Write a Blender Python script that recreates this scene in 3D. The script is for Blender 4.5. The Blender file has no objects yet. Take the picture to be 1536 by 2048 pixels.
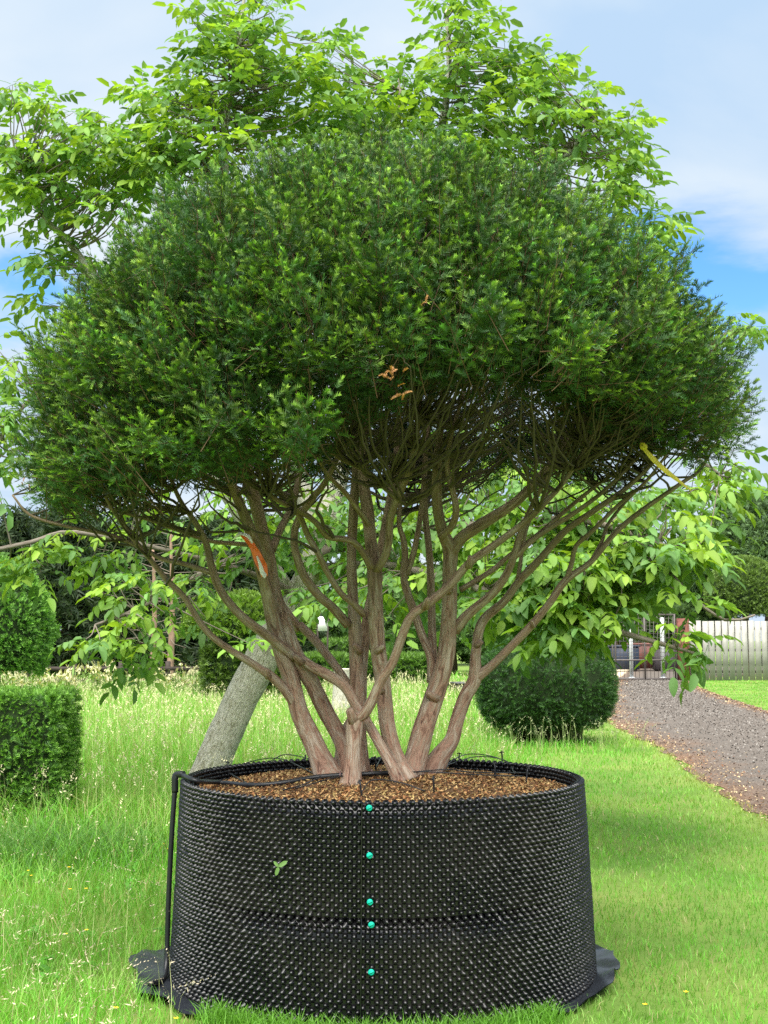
import bpy, math
import numpy as np
from mathutils import Vector
sc = bpy.context.scene
rng = np.random.default_rng(7)
rad = math.radians

# ------------------------------------------------------------------ camera
F_PX, CX, CY, HORIZON, EYE = 2500.0, 768.0, 1024.0, 1280.0, 1.6
PITCH = math.atan((HORIZON - CY) / F_PX)
cam_d = bpy.data.cameras.new('camera'); cam = bpy.data.objects.new('camera', cam_d)
sc.collection.objects.link(cam); sc.camera = cam
cam.location = (0, 0, EYE); cam.rotation_euler = (math.pi / 2 + PITCH, 0, 0)
cam_d.sensor_fit = 'VERTICAL'; cam_d.sensor_height = 36.0; cam_d.lens = F_PX * 36.0 / 2048.0
cam_d.clip_start = 0.05; cam_d.clip_end = 3000

# ------------------------------------------------------------------ sky, sun, exposure
SUN_EL, SUN_AZ = rad(63), rad(190)          # azimuth from +Y towards +X: behind the camera, veiled by thin cloud
world = bpy.data.worlds.new('World'); sc.world = world; world.use_nodes = True
nt = world.node_tree; nt.nodes.clear()
def wn(t, **k):
    n = nt.nodes.new(t)
    for a, b in k.items(): setattr(n, a, b)
    return n
def wl(a, b): nt.links.new(a, b)
sky = wn('ShaderNodeTexSky', sky_type='NISHITA', sun_disc=False, sun_elevation=SUN_EL, sun_rotation=SUN_AZ,
         air_density=1.0, dust_density=0.3, ozone_density=2.5)
bg_sky = wn('ShaderNodeBackground'); bg_sky.inputs['Strength'].default_value = 0.10
hsv = wn('ShaderNodeHueSaturation'); hsv.inputs['Saturation'].default_value = 1.3
wl(sky.outputs[0], hsv.inputs['Color']); wl(hsv.outputs[0], bg_sky.inputs[0])
tc = wn('ShaderNodeTexCoord'); sep = wn('ShaderNodeSeparateXYZ'); wl(tc.outputs['Generated'], sep.inputs[0])
def wmath(op, a, b=None):
    n = wn('ShaderNodeMath', operation=op)
    for i, v in enumerate((a, b)):
        if v is None: continue
        if isinstance(v, (int, float)): n.inputs[i].default_value = v
        else: wl(v, n.inputs[i])
    return n.outputs[0]
zc = wmath('ADD', wmath('MAXIMUM', sep.outputs[2], 0.0), 0.16)
comb = wn('ShaderNodeCombineXYZ'); wl(wmath('DIVIDE', sep.outputs[0], zc), comb.inputs[0])
wl(wmath('DIVIDE', sep.outputs[1], zc), comb.inputs[1]); comb.inputs[2].default_value = 3.7
n1 = wn('ShaderNodeTexNoise'); n1.inputs['Scale'].default_value = 1.6; n1.inputs['Detail'].default_value = 8
n1.inputs['Roughness'].default_value = 0.55; n1.inputs['Distortion'].default_value = 0.25
wl(comb.outputs[0], n1.inputs['Vector'])
# the cloud deck thins out low above the horizon, where blue shows between its streaks
el = wmath('ABSOLUTE', wmath('SUBTRACT', sep.outputs[2], 0.268))
deck = wmath('MINIMUM', wmath('MULTIPLY', el, 2.6), 0.34)
cov = wmath('ADD', n1.outputs[0], deck)
ramp = wn('ShaderNodeMapRange'); ramp.interpolation_type = 'SMOOTHSTEP'
ramp.inputs['From Min'].default_value = 0.41; ramp.inputs['From Max'].default_value = 0.60
wl(cov, ramp.inputs['Value'])
n2 = wn('ShaderNodeTexNoise'); n2.inputs['Scale'].default_value = 1.5; n2.inputs['Detail'].default_value = 8; n2.inputs['Distortion'].default_value = 0.4
wl(comb.outputs[0], n2.inputs['Vector'])
cr = wn('ShaderNodeValToRGB'); cr.color_ramp.elements[0].position = 0.33; cr.color_ramp.elements[1].position = 0.60
cr.color_ramp.elements[0].color = (0.56, 0.76, 1.0, 1); cr.color_ramp.elements[1].color = (0.86, 0.96, 1.05, 1)
wl(n2.outputs[0], cr.inputs[0])
bg_cl = wn('ShaderNodeBackground'); wl(cr.outputs[0], bg_cl.inputs[0]); bg_cl.inputs['Strength'].default_value = 0.385
mixs = wn('ShaderNodeMixShader'); wl(ramp.outputs[0], mixs.inputs[0]); wl(bg_sky.outputs[0], mixs.inputs[1]); wl(bg_cl.outputs[0], mixs.inputs[2])
wo = wn('ShaderNodeOutputWorld'); wl(mixs.outputs[0], wo.inputs[0])

sun_d = bpy.data.lights.new('sun', 'SUN'); sun_d.energy = 4.6; sun_d.angle = rad(70); sun_d.color = (1.0, 0.965, 0.9)
sun = bpy.data.objects.new('sun', sun_d); sc.collection.objects.link(sun)
sd = Vector((math.sin(SUN_AZ) * math.cos(SUN_EL), math.cos(SUN_AZ) * math.cos(SUN_EL), math.sin(SUN_EL)))
sun.rotation_euler = (-sd).to_track_quat('-Z', 'Y').to_euler(); sun.location = sd * 40
vs = sc.view_settings; vs.view_transform = 'Standard'; vs.look = 'None'; vs.exposure = 1.32; vs.gamma = 1.0; vs.use_curve_mapping = False
cy = sc.cycles; cy.max_bounces = 6; cy.diffuse_bounces = 3; cy.glossy_bounces = 2; cy.transmission_bounces = 4
cy.transparent_max_bounces = 4; cy.caustics_reflective = False; cy.caustics_refractive = False; cy.use_denoising = False

# ------------------------------------------------------------------ helpers
CP, SP = math.cos(PITCH), math.sin(PITCH)
def W(x, y, d):                                   # photo pixel at world distance d -> world point
    u, v = (x - CX) / F_PX, (CY - y) / F_PX
    dy, dz = CP - v * SP, SP + v * CP
    k = d / dy
    return np.array((u * k, d, EYE + dz * k))
def G(x, y, z=0.0):                               # photo pixel on the horizontal plane at height z
    u, v = (x - CX) / F_PX, (CY - y) / F_PX
    dy, dz = CP - v * SP, SP + v * CP
    k = (z - EYE) / dz
    return np.array((u * k, dy * k, z))
def norm(a): return a / np.maximum(np.linalg.norm(a, axis=-1, keepdims=True), 1e-9)

def mesh(name, V, faces, tint=None, uv=None, smooth=False):
    V = np.asarray(V, np.float32).reshape(-1, 3)
    if isinstance(faces, np.ndarray): faces = [faces]
    li = np.concatenate([np.asarray(f, np.int32).ravel() for f in faces])
    tot = np.concatenate([np.full(len(f), np.asarray(f).shape[1], np.int32) for f in faces])
    ls = np.concatenate(([0], np.cumsum(tot)[:-1])).astype(np.int32)
    me = bpy.data.meshes.new(name)
    me.vertices.add(len(V)); me.vertices.foreach_set('co', V.ravel())
    me.loops.add(len(li)); me.loops.foreach_set('vertex_index', li)
    me.polygons.add(len(ls)); me.polygons.foreach_set('loop_start', ls)
    if smooth: me.polygons.foreach_set('use_smooth', np.ones(len(ls), bool))
    me.update(calc_edges=True)
    if tint is not None:
        ca = me.color_attributes.new('tint', 'FLOAT_COLOR', 'POINT')
        c = np.ones((len(V), 4), np.float32); c[:, :3] = tint
        ca.data.foreach_set('color', c.ravel())
    if uv is not None:
        ul = me.uv_layers.new(name='UVMap'); ul.data.foreach_set('uv', np.asarray(uv, np.float32)[li].ravel())
    me.validate(clean_customdata=False)
    return me
def obj(name, me, mat, parent=None, kind=None, label=None, cat=None, group=None):
    o = bpy.data.objects.new(name, me); sc.collection.objects.link(o)
    if mat is not None and me is not None and not me.materials: me.materials.append(mat)
    if parent is not None: o.parent = parent
    tag(o, label, cat, group, kind); return o
def tag(o, label=None, cat=None, group=None, kind=None):
    for k, v in (('label', label), ('category', cat), ('group', group), ('kind', kind)):
        if v: o[k] = v
def thing(name, label, cat, loc=(0, 0, 0), group=None):
    o = bpy.data.objects.new(name, None); sc.collection.objects.link(o); o.location = [float(v) for v in loc]
    o.empty_display_size = 0.1; tag(o, label, cat, group); return o
class Acc:                                        # gathers pieces into one mesh
    def __init__(s): s.V = []; s.F = {3: [], 4: []}; s.T = []; s.U = []; s.n = 0
    def add(s, V, F, T=None, U=None):
        V = np.asarray(V, float); s.V.append(V)
        for f in (F if isinstance(F, list) else [F]):
            f = np.asarray(f)
            if len(f): s.F[f.shape[1]].append(f + s.n)
        s.T.append(np.broadcast_to(np.asarray((1, 1, 1) if T is None else T, float), V.shape))
        s.U.append(np.zeros((len(V), 2)) if U is None else np.asarray(U, float)); s.n += len(V)
    def mesh(s, name, origin=(0, 0, 0), smooth=False):
        fs = [np.concatenate(v) for v in s.F.values() if v]
        return mesh(name, np.concatenate(s.V) - np.asarray(origin), fs, np.concatenate(s.T), np.concatenate(s.U), smooth)
BOXF = np.array([[0, 3, 2, 1], [4, 5, 6, 7], [0, 1, 5, 4], [1, 2, 6, 5], [2, 3, 7, 6], [3, 0, 4, 7]])
def boxv(x0, x1, y0, y1, z0, z1):
    return np.array([(x0, y0, z0), (x1, y0, z0), (x1, y1, z0), (x0, y1, z0), (x0, y0, z1), (x1, y0, z1), (x1, y1, z1), (x0, y1, z1)], float)
def bevel_box(x0, x1, y0, y1, z0, z1, b):         # box with chamfered upper edges
    V = np.concatenate((boxv(x0, x1, y0, y1, z0, z1 - b), [(x0 + b, y0 + b, z1), (x1 - b, y0 + b, z1), (x1 - b, y1 - b, z1), (x0 + b, y1 - b, z1)]))
    F = np.array([[0, 3, 2, 1], [0, 1, 5, 4], [1, 2, 6, 5], [2, 3, 7, 6], [3, 0, 4, 7], [4, 5, 9, 8], [5, 6, 10, 9], [6, 7, 11, 10], [7, 4, 8, 11], [8, 9, 10, 11]])
    return V, F
def spline(P, step):
    P = np.asarray(P, float)
    if len(P) == 2: P = np.vstack((P[0], (P[0] + P[1]) / 2, P[1]))
    Q = np.vstack((2 * P[0] - P[1], P, 2 * P[-1] - P[-2])); out = []
    for i in range(1, len(Q) - 2):
        n = max(2, int(np.linalg.norm(Q[i + 1, :3] - Q[i, :3]) / step)); t = np.linspace(0, 1, n, endpoint=False)[:, None]
        a, b, c, d = Q[i - 1], Q[i], Q[i + 1], Q[i + 2]
        out.append(0.5 * (2 * b + (c - a) * t + (2 * a - 5 * b + 4 * c - d) * t ** 2 + (3 * b - a - 3 * c + d) * t ** 3))
    return np.vstack(out + [P[-1:]])
def tube(P, R, sides=8, flute=0.0, cap=True, seed=0):
    P = np.asarray(P, float); n = len(P); R = np.broadcast_to(np.asarray(R, float), (n,))
    T = norm(np.gradient(P, axis=0)); a = np.zeros((n, 3))
    ref = np.array((0, 1, 0.0)) if abs(T[0][1]) < 0.9 else np.array((1.0, 0, 0))
    v = ref - T[0] * (ref @ T[0]); v /= np.linalg.norm(v)
    for i in range(n):
        v = v - T[i] * (v @ T[i]); v /= max(np.linalg.norm(v), 1e-9); a[i] = v
    b = np.cross(T, a); th = np.linspace(0, 2 * np.pi, sides, endpoint=False)
    L = np.concatenate(([0], np.cumsum(np.linalg.norm(np.diff(P, axis=0), axis=1))))
    rr = R[:, None] * np.ones((1, sides))
    if flute:
        r2 = np.random.default_rng(seed); ph = r2.uniform(0, 6.28, 6)
        k = (0.5 * np.sin(2 * th[None] + ph[0] + L[:, None] * 1.7) + 0.6 * np.sin(3 * th[None] + ph[1] + L[:, None] * 2.6) + 0.45 * np.sin(5 * th[None] + ph[2] - L[:, None] * 3.1)
             + 0.5 * np.sin(L[:, None] * 13 + ph[3] + th[None]) + 0.4 * np.sin(L[:, None] * 23 + ph[4] - 2 * th[None]))
        rr = rr * (1 + flute * k + 0.15 * flute * r2.normal(0, 1, rr.shape))
    V = P[:, None] + rr[..., None] * (np.cos(th)[None, :, None] * a[:, None] + np.sin(th)[None, :, None] * b[:, None])
    i = np.arange(n - 1)[:, None] * sides; j = np.arange(sides)[None]; j2 = (j + 1) % sides
    F = np.stack((i + j, i + j2, i + sides + j2, i + sides + j), -1).reshape(-1, 4)
    U = np.stack((np.broadcast_to(th / 6.2832, (n, sides)) * 1.0, np.broadcast_to(L[:, None], (n, sides))), -1).reshape(-1, 2)
    V = V.reshape(-1, 3); fs = [F]
    if cap:
        V = np.vstack((V, P[0], P[-1])); U = np.vstack((U, U[0], U[-1])); c0, c1 = n * sides, n * sides + 1; j = np.arange(sides); j2 = (j + 1) % sides
        fs.append(np.vstack((np.stack((np.full(sides, c0), j2, j), -1), np.stack((np.full(sides, c1), (n - 1) * sides + j, (n - 1) * sides + j2), -1))))
    return V, fs, U

# ------------------------------------------------------------------ materials
def new_mat(name):
    m = bpy.data.materials.new(name); m.use_nodes = True; t = m.node_tree; t.nodes.clear(); return m, t
def N(t, typ, **k):
    n = t.nodes.new(typ)
    for a, b in k.items():
        if a in n.inputs: n.inputs[a].default_value = b
        else: setattr(n, a, b)
    return n
def plain(name, col, rough=0.6, spec=0.5, var=0.0, scale=30, metal=0.0, bump=0.0, vec='Object'):
    m, t = new_mat(name); p = N(t, 'ShaderNodeBsdfPrincipled', Roughness=rough, Metallic=metal); p.inputs['Specular IOR Level'].default_value = spec
    o = N(t, 'ShaderNodeOutputMaterial'); t.links.new(p.outputs[0], o.inputs[0]); p.inputs['Base Color'].default_value = (*col, 1)
    if var or bump:
        c = N(t, 'ShaderNodeTexCoord'); n = N(t, 'ShaderNodeTexNoise', Scale=scale, Detail=6.0); t.links.new(c.outputs[vec], n.inputs['Vector'])
        if var:
            r = N(t, 'ShaderNodeValToRGB'); r.color_ramp.elements[0].position = 0.3; r.color_ramp.elements[1].position = 0.7
            r.color_ramp.elements[0].color = (*[v * (1 - var) for v in col], 1); r.color_ramp.elements[1].color = (*[min(1, v * (1 + var)) for v in col], 1)
            t.links.new(n.outputs[0], r.inputs[0]); t.links.new(r.outputs[0], p.inputs['Base Color'])
        if bump:
            bm = N(t, 'ShaderNodeBump', Strength=bump, Distance=0.01); t.links.new(n.outputs[0], bm.inputs['Height']); t.links.new(bm.outputs[0], p.inputs['Normal'])
    return m
def leafmat(name, trans=0.35, rough=0.5, spec=0.4, tcol=(1.25, 1.25, 0.5)):
    m, t = new_mat(name); a = N(t, 'ShaderNodeAttribute', attribute_name='tint')
    p = N(t, 'ShaderNodeBsdfPrincipled', Roughness=rough); p.inputs['Specular IOR Level'].default_value = spec; t.links.new(a.outputs['Color'], p.inputs['Base Color'])
    q = N(t, 'ShaderNodeMix', data_type='RGBA', blend_type='MULTIPLY'); q.inputs[0].default_value = 1.0
    t.links.new(a.outputs['Color'], q.inputs[6]); q.inputs[7].default_value = (*tcol, 1)
    tr = N(t, 'ShaderNodeBsdfTranslucent'); t.links.new(q.outputs[2], tr.inputs[0])
    mx = N(t, 'ShaderNodeMixShader'); mx.inputs[0].default_value = trans; t.links.new(p.outputs[0], mx.inputs[1]); t.links.new(tr.outputs[0], mx.inputs[2])
    o = N(t, 'ShaderNodeOutputMaterial'); t.links.new(mx.outputs[0], o.inputs[0]); return m
def tintmat(name, rough=0.8, spec=0.3):
    m, t = new_mat(name); a = N(t, 'ShaderNodeAttribute', attribute_name='tint'); p = N(t, 'ShaderNodeBsdfPrincipled', Roughness=rough)
    p.inputs['Specular IOR Level'].default_value = spec; t.links.new(a.outputs['Color'], p.inputs['Base Color'])
    o = N(t, 'ShaderNodeOutputMaterial'); t.links.new(p.outputs[0], o.inputs[0]); return m
def barkmat(name, stops, su=4.0, sv=5.0, bump=0.6, rough=0.85, algae_and_shade=None, dist=0.006, crack=0.85):
    m, t = new_mat(name); uv = N(t, 'ShaderNodeUVMap'); mp = N(t, 'ShaderNodeMapping'); mp.inputs['Scale'].default_value = (su, sv, 1)
    oi = N(t, 'ShaderNodeObjectInfo'); off = N(t, 'ShaderNodeCombineXYZ'); mul = N(t, 'ShaderNodeMath', operation='MULTIPLY'); mul.inputs[1].default_value = 37.0
    t.links.new(oi.outputs['Random'], mul.inputs[0]); t.links.new(mul.outputs[0], off.inputs[2]); t.links.new(off.outputs[0], mp.inputs['Location'])
    # wrap the u coordinate on a circle so no seam shows
    s = N(t, 'ShaderNodeSeparateXYZ'); t.links.new(uv.outputs[0], s.inputs[0])
    def mm(op, a, b=None):
        n = N(t, 'ShaderNodeMath', operation=op)
        for i, v in enumerate((a, b)):
            if v is None: continue
            if isinstance(v, (int, float)): n.inputs[i].default_value = v
            else: t.links.new(v, n.inputs[i])
        return n.outputs[0]
    ang = mm('MULTIPLY', s.outputs[0], 6.28318); c = N(t, 'ShaderNodeCombineXYZ')
    t.links.new(mm('MULTIPLY', mm('COSINE', ang), su), c.inputs[0]); t.links.new(mm('MULTIPLY', mm('SINE', ang), su), c.inputs[1]); t.links.new(mm('ADD', mm('MULTIPLY', s.outputs[1], sv), mul.outputs[0]), c.inputs[2])
    n = N(t, 'ShaderNodeTexNoise', Scale=1.0, Detail=7.0, Roughness=0.66, Distortion=1.3); t.links.new(c.outputs[0], n.inputs['Vector'])
    r = N(t, 'ShaderNodeValToRGB'); e = r.color_ramp.elements
    while len(e) < len(stops): e.new(0.5)
    for k, (pos, col) in enumerate(stops): e[k].position = pos; e[k].color = (*col, 1)
    t.links.new(n.outputs[0], r.inputs[0]); col = r.outputs[0]
    vo = N(t, 'ShaderNodeTexVoronoi', feature='DISTANCE_TO_EDGE', Scale=1.6); ad = N(t, 'ShaderNodeVectorMath', operation='MULTIPLY_ADD'); ad.inputs[1].default_value = (0.9, 0.9, 0.9)
    t.links.new(n.outputs['Color'], ad.inputs[0]); t.links.new(c.outputs[0], ad.inputs[2]); t.links.new(ad.outputs[0], vo.inputs['Vector'])
    ck = N(t, 'ShaderNodeMapRange'); ck.inputs[2].default_value = 0.09; ck.inputs[3].default_value = crack; t.links.new(vo.outputs['Distance'], ck.inputs[0])
    cm = N(t, 'ShaderNodeMix', data_type='RGBA', blend_type='MULTIPLY'); cm.inputs[0].default_value = 1.0; t.links.new(col, cm.inputs[6]); t.links.new(ck.outputs[0], cm.inputs[7]); col = cm.outputs[2]
    if algae_and_shade:  # olive algae higher up; the crown's shade is mixed into this colour too
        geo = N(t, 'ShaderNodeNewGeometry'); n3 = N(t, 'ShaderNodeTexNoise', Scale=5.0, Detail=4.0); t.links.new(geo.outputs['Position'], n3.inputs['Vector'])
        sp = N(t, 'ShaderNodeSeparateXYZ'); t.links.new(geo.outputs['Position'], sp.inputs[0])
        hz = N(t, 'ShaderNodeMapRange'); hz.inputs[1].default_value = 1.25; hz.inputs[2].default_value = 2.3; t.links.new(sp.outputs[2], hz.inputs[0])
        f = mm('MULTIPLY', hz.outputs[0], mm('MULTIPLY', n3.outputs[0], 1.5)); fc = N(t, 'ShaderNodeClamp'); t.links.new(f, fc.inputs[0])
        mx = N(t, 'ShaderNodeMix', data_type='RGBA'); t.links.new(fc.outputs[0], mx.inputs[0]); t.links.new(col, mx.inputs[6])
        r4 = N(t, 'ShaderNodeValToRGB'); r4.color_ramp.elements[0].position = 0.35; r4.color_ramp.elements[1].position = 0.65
        r4.color_ramp.elements[0].color = (*[v * 0.45 for v in algae_and_shade], 1); r4.color_ramp.elements[1].color = (*[v * 1.25 for v in algae_and_shade], 1)
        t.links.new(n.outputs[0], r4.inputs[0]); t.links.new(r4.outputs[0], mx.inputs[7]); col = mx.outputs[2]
    p = N(t, 'ShaderNodeBsdfPrincipled', Roughness=rough); p.inputs['Specular IOR Level'].default_value = 0.25; t.links.new(col, p.inputs['Base Color'])
    b = N(t, 'ShaderNodeBump', Strength=bump, Distance=dist); hh = mm('ADD', mm('MULTIPLY', n.outputs[0], 0.6), mm('MULTIPLY', ck.outputs[0], 0.5)); t.links.new(hh, b.inputs['Height']); t.links.new(b.outputs[0], p.inputs['Normal'])
    o = N(t, 'ShaderNodeOutputMaterial'); t.links.new(p.outputs[0], o.inputs[0]); return m
M_yew = leafmat('yew_needles', 0.22, 0.55, 0.28, (1.2, 1.35, 0.4))
M_topi = leafmat('clipped_yew_needles', 0.2, 0.5, 0.4, (1.2, 1.3, 0.4))
M_walnut = leafmat('walnut_leaves', 0.42, 0.55, 0.3, (1.3, 1.28, 0.42))
M_far = leafmat('far_leaves', 0.3, 0.6, 0.3)
M_grass = leafmat('grass_blades', 0.38, 0.5, 0.35, (1.25, 1.2, 0.5))
M_seed = leafmat('seed_heads', 0.3, 0.7, 0.2, (1.1, 1.05, 0.8))
M_tint = tintmat('bark_chips', 0.85, 0.2)
M_bark = barkmat('yew_bark', [(0.30, (0.06, 0.035, 0.028)), (0.40, (0.23, 0.13, 0.09)), (0.47, (0.41, 0.245, 0.175)), (0.50, (0.30, 0.215, 0.15)), (0.58, (0.44, 0.34, 0.26)), (0.72, (0.54, 0.46, 0.38))], 1.5, 7.0, 1.0, 0.8, algae_and_shade=(0.17, 0.135, 0.07), dist=0.008)
M_twig = barkmat('yew_twig_bark', [(0.3, (0.045, 0.035, 0.022)), (0.6, (0.10, 0.085, 0.05)), (0.8, (0.16, 0.13, 0.085))], 1.5, 8, 0.4)
M_wbark = barkmat('walnut_bark', [(0.3, (0.17, 0.16, 0.11)), (0.44, (0.34, 0.32, 0.24)), (0.52, (0.50, 0.48, 0.41)), (0.56, (0.40, 0.38, 0.31)), (0.8, (0.70, 0.68, 0.62))], 4.0, 11, 0.8, crack=0.7, dist=0.012)
M_wtwig = barkmat('walnut_twig_bark', [(0.3, (0.10, 0.075, 0.055)), (0.7, (0.27, 0.24, 0.20))], 2, 12, 0.3)
M_fbark = plain('far_bark', (0.11, 0.075, 0.055), 0.9, 0.2, 0.4, 4)

# ------------------------------------------------------------------ ground, lawn, path
def ground_mat():
    m, t = new_mat('lawn_soil'); c = N(t, 'ShaderNodeTexCoord'); n = N(t, 'ShaderNodeTexNoise', Scale=0.7, Detail=8.0); t.links.new(c.outputs['Object'], n.inputs['Vector'])
    r = N(t, 'ShaderNodeValToRGB'); r.color_ramp.elements[0].position = 0.35; r.color_ramp.elements[1].position = 0.7
    r.color_ramp.elements[0].color = (0.09, 0.17, 0.03, 1); r.color_ramp.elements[1].color = (0.19, 0.25, 0.06, 1); t.links.new(n.outputs[0], r.inputs[0])
    p = N(t, 'ShaderNodeBsdfPrincipled', Roughness=0.95); p.inputs['Specular IOR Level'].default_value = 0.1; t.links.new(r.outputs[0], p.inputs['Base Color'])
    o = N(t, 'ShaderNodeOutputMaterial'); t.links.new(p.outputs[0], o.inputs[0]); return m
gx = np.concatenate((np.linspace(-900, -40, 8), np.linspace(-30, 30, 41), np.linspace(40, 900, 8))); gy = np.concatenate((np.linspace(-60, 0, 6), np.linspace(2, 60, 40), np.linspace(80, 1800, 12)))
V = np.stack(np.meshgrid(gx, gy, indexing='xy'), -1).reshape(-1, 2); V = np.column_stack((V, np.zeros(len(V)))); nx = len(gx)
i = (np.arange(len(gy) - 1)[:, None] * nx + np.arange(nx - 1)[None]).ravel()
obj('ground', mesh('ground', V, np.stack((i, i + 1, i + nx + 1, i + nx), -1)), ground_mat(), kind='structure', label='flat green lawn and meadow ground running back to the fence')

PL = np.array([(3.5, 2.0), (3.35, 6), (3.3, 9), (3.42, 11.1), (3.62, 14.3), (4.05, 18.2), (4.45, 25), (5.7, 33), (7.4, 42), (8.9, 49), (9.6, 53), (11, 60), (14, 75)])
PR = np.array([(7.6, 2.0), (7.6, 6), (7.6, 9), (7.65, 11.1), (7.7, 14.3), (7.8, 18.2), (8.3, 25), (9.3, 33), (10.6, 42), (12.0, 49), (13.6, 53), (18, 60), (26, 75)])
PL, PR = spline(PL, 0.35), spline(PR, 0.35)
def xl(y): return np.interp(y, PL[:, 1], PL[:, 0])
def xr(y): return np.interp(y, PR[:, 1], PR[:, 0])
def path_mat():
    m, t = new_mat('gravel_path'); c = N(t, 'ShaderNodeTexCoord')
    n1 = N(t, 'ShaderNodeTexNoise', Scale=38.0, Detail=6.0, Roughness=0.7); n2 = N(t, 'ShaderNodeTexNoise', Scale=0.55, Detail=7.0, Roughness=0.6); n3 = N(t, 'ShaderNodeTexVoronoi', Scale=26.0)
    for n in (n1, n2, n3): t.links.new(c.outputs['Object'], n.inputs['Vector'])
    uv = N(t, 'ShaderNodeUVMap'); s = N(t, 'ShaderNodeSeparateXYZ'); t.links.new(uv.outputs[0], s.inputs[0])
    r1 = N(t, 'ShaderNodeValToRGB'); e = r1.color_ramp.elements; e[0].position = 0.32; e[0].color = (0.055, 0.045, 0.038, 1); e[1].position = 0.68; e[1].color = (0.17, 0.145, 0.122, 1); t.links.new(n1.outputs[0], r1.inputs[0])
    r2 = N(t, 'ShaderNodeValToRGB'); e = r2.color_ramp.elements; e[0].position = 0.3; e[0].color = (0.075, 0.042, 0.028, 1); e[1].position = 0.66; e[1].color = (0.22, 0.14, 0.09, 1); t.links.new(n1.outputs[0], r2.inputs[0])
    # u runs 0..1 across the path: brown fallen leaves lie along both verges
    a = N(t, 'ShaderNodeMath', operation='PINGPONG'); a.inputs[1].default_value = 0.5; t.links.new(s.outputs[0], a.inputs[0])
    ad = N(t, 'ShaderNodeMath', operation='MULTIPLY_ADD'); ad.inputs[1].default_value = 0.8; t.links.new(n2.outputs[0], ad.inputs[0]); t.links.new(a.outputs[0], ad.inputs[2])
    mr = N(t, 'ShaderNodeMapRange'); mr.inputs[1].default_value = 0.60; mr.inputs[2].default_value = 0.36; t.links.new(ad.outputs[0], mr.inputs[0])
    mx = N(t, 'ShaderNodeMix', data_type='RGBA'); t.links.new(mr.outputs[0], mx.inputs[0]); t.links.new(r1.outputs[0], mx.inputs[6]); t.links.new(r2.outputs[0], mx.inputs[7])
    p = N(t, 'ShaderNodeBsdfPrincipled', Roughness=0.9); p.inputs['Specular IOR Level'].default_value = 0.2; t.links.new(mx.outputs[2], p.inputs['Base Color'])
    b = N(t, 'ShaderNodeBump', Strength=0.7, Distance=0.015); t.links.new(n3.outputs['Distance'], b.inputs['Height']); t.links.new(b.outputs[0], p.inputs['Normal'])
    o = N(t, 'ShaderNodeOutputMaterial'); t.links.new(p.outputs[0], o.inputs[0]); return m
ys = np.linspace(2, 74, 240); nu = 9; us = np.linspace(0, 1, nu); wob = 0.06 * np.sin(ys * 5.1) + 0.05 * np.sin(ys * 2.3 + 1) + 0.03 * np.sin(ys * 11)
V = np.stack([np.stack((xl(ys) + wob + (xr(ys) - xl(ys)) * u, ys, np.full_like(ys, 0.006 + 0.03 * math.sin(math.pi * u))), -1) for u in us], 1).reshape(-1, 3)
U = np.stack([np.stack((np.full_like(ys, u), ys), -1) for u in us], 1).reshape(-1, 2)
i = (np.arange(len(ys) - 1)[:, None] * nu + np.arange(nu - 1)[None]).ravel()
obj('gravel_path', mesh('gravel_path', V, np.stack((i, i + 1, i + nu + 1, i + nu), -1), uv=U, smooth=True), path_mat(), kind='structure', label='grey gravel drive with brown leaf litter along its edges')
# leaf litter and loose stones on the drive
def scatter_quads(n, pos, size, tilt, tint, aspect=0.5):
    th = rng.uniform(0, 6.28, n); s = size; a = np.stack((np.cos(th), np.sin(th), rng.normal(0, tilt, n)), -1) * s[:, None]
    b = np.stack((-np.sin(th), np.cos(th), rng.normal(0, tilt, n)), -1) * (s * aspect)[:, None]
    V = np.stack((pos - a, pos - b * 0.9 + a * 0.1, pos + a, pos + b), 1).reshape(-1, 3)
    return V, np.arange(4 * n).reshape(-1, 4), np.repeat(tint, 4, 0)
n = 12000; y = 8 + 42 * rng.random(n) ** 1.9; e = np.abs(rng.normal(0, 0.10, n)); side = rng.random(n) < 0.62
u = np.where(side, e, 1 - e * 0.6) - 0.02; x = xl(y) + (xr(y) - xl(y)) * u
pal = np.array([(0.22, 0.11, 0.06), (0.15, 0.075, 0.04), (0.36, 0.25, 0.13), (0.48, 0.38, 0.22), (0.10, 0.065, 0.045)])
pos = np.stack((x, y, rng.uniform(0.012, 0.03, n) + 0.03 * np.sin(np.pi * np.clip(u, 0, 1))), -1)
A = Acc(); A.add(*scatter_quads(n, pos, rng.uniform(0.008, 0.02, n) * (0.7 + y / 40), 0.35, pal[rng.integers(0, 5, n)] * rng.uniform(0.7, 1.2, (n, 1))))
obj('leaf_litter', A.mesh('leaf_litter'), M_tint, kind='stuff', label='dry brown leaf litter strewn along the edges of the drive')
n = 18000; y = 8 + 42 * rng.random(n) ** 1.8; u = rng.beta(2.2, 2.0, n); x = xl(y) + (xr(y) - xl(y)) * u
pos = np.stack((x, y, 0.012 + 0.03 * np.sin(np.pi * u)), -1)
A = Acc(); A.add(*scatter_quads(n, pos, rng.uniform(0.006, 0.014, n) * (0.7 + y / 35), 0.5, rng.uniform(0.05, 0.26, (n, 1)) * np.array((1, 0.92, 0.83)), 0.8))
obj('loose_gravel', A.mesh('loose_gravel'), M_tint, kind='stuff', label='loose pale gravel stones lying on the drive')

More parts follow.
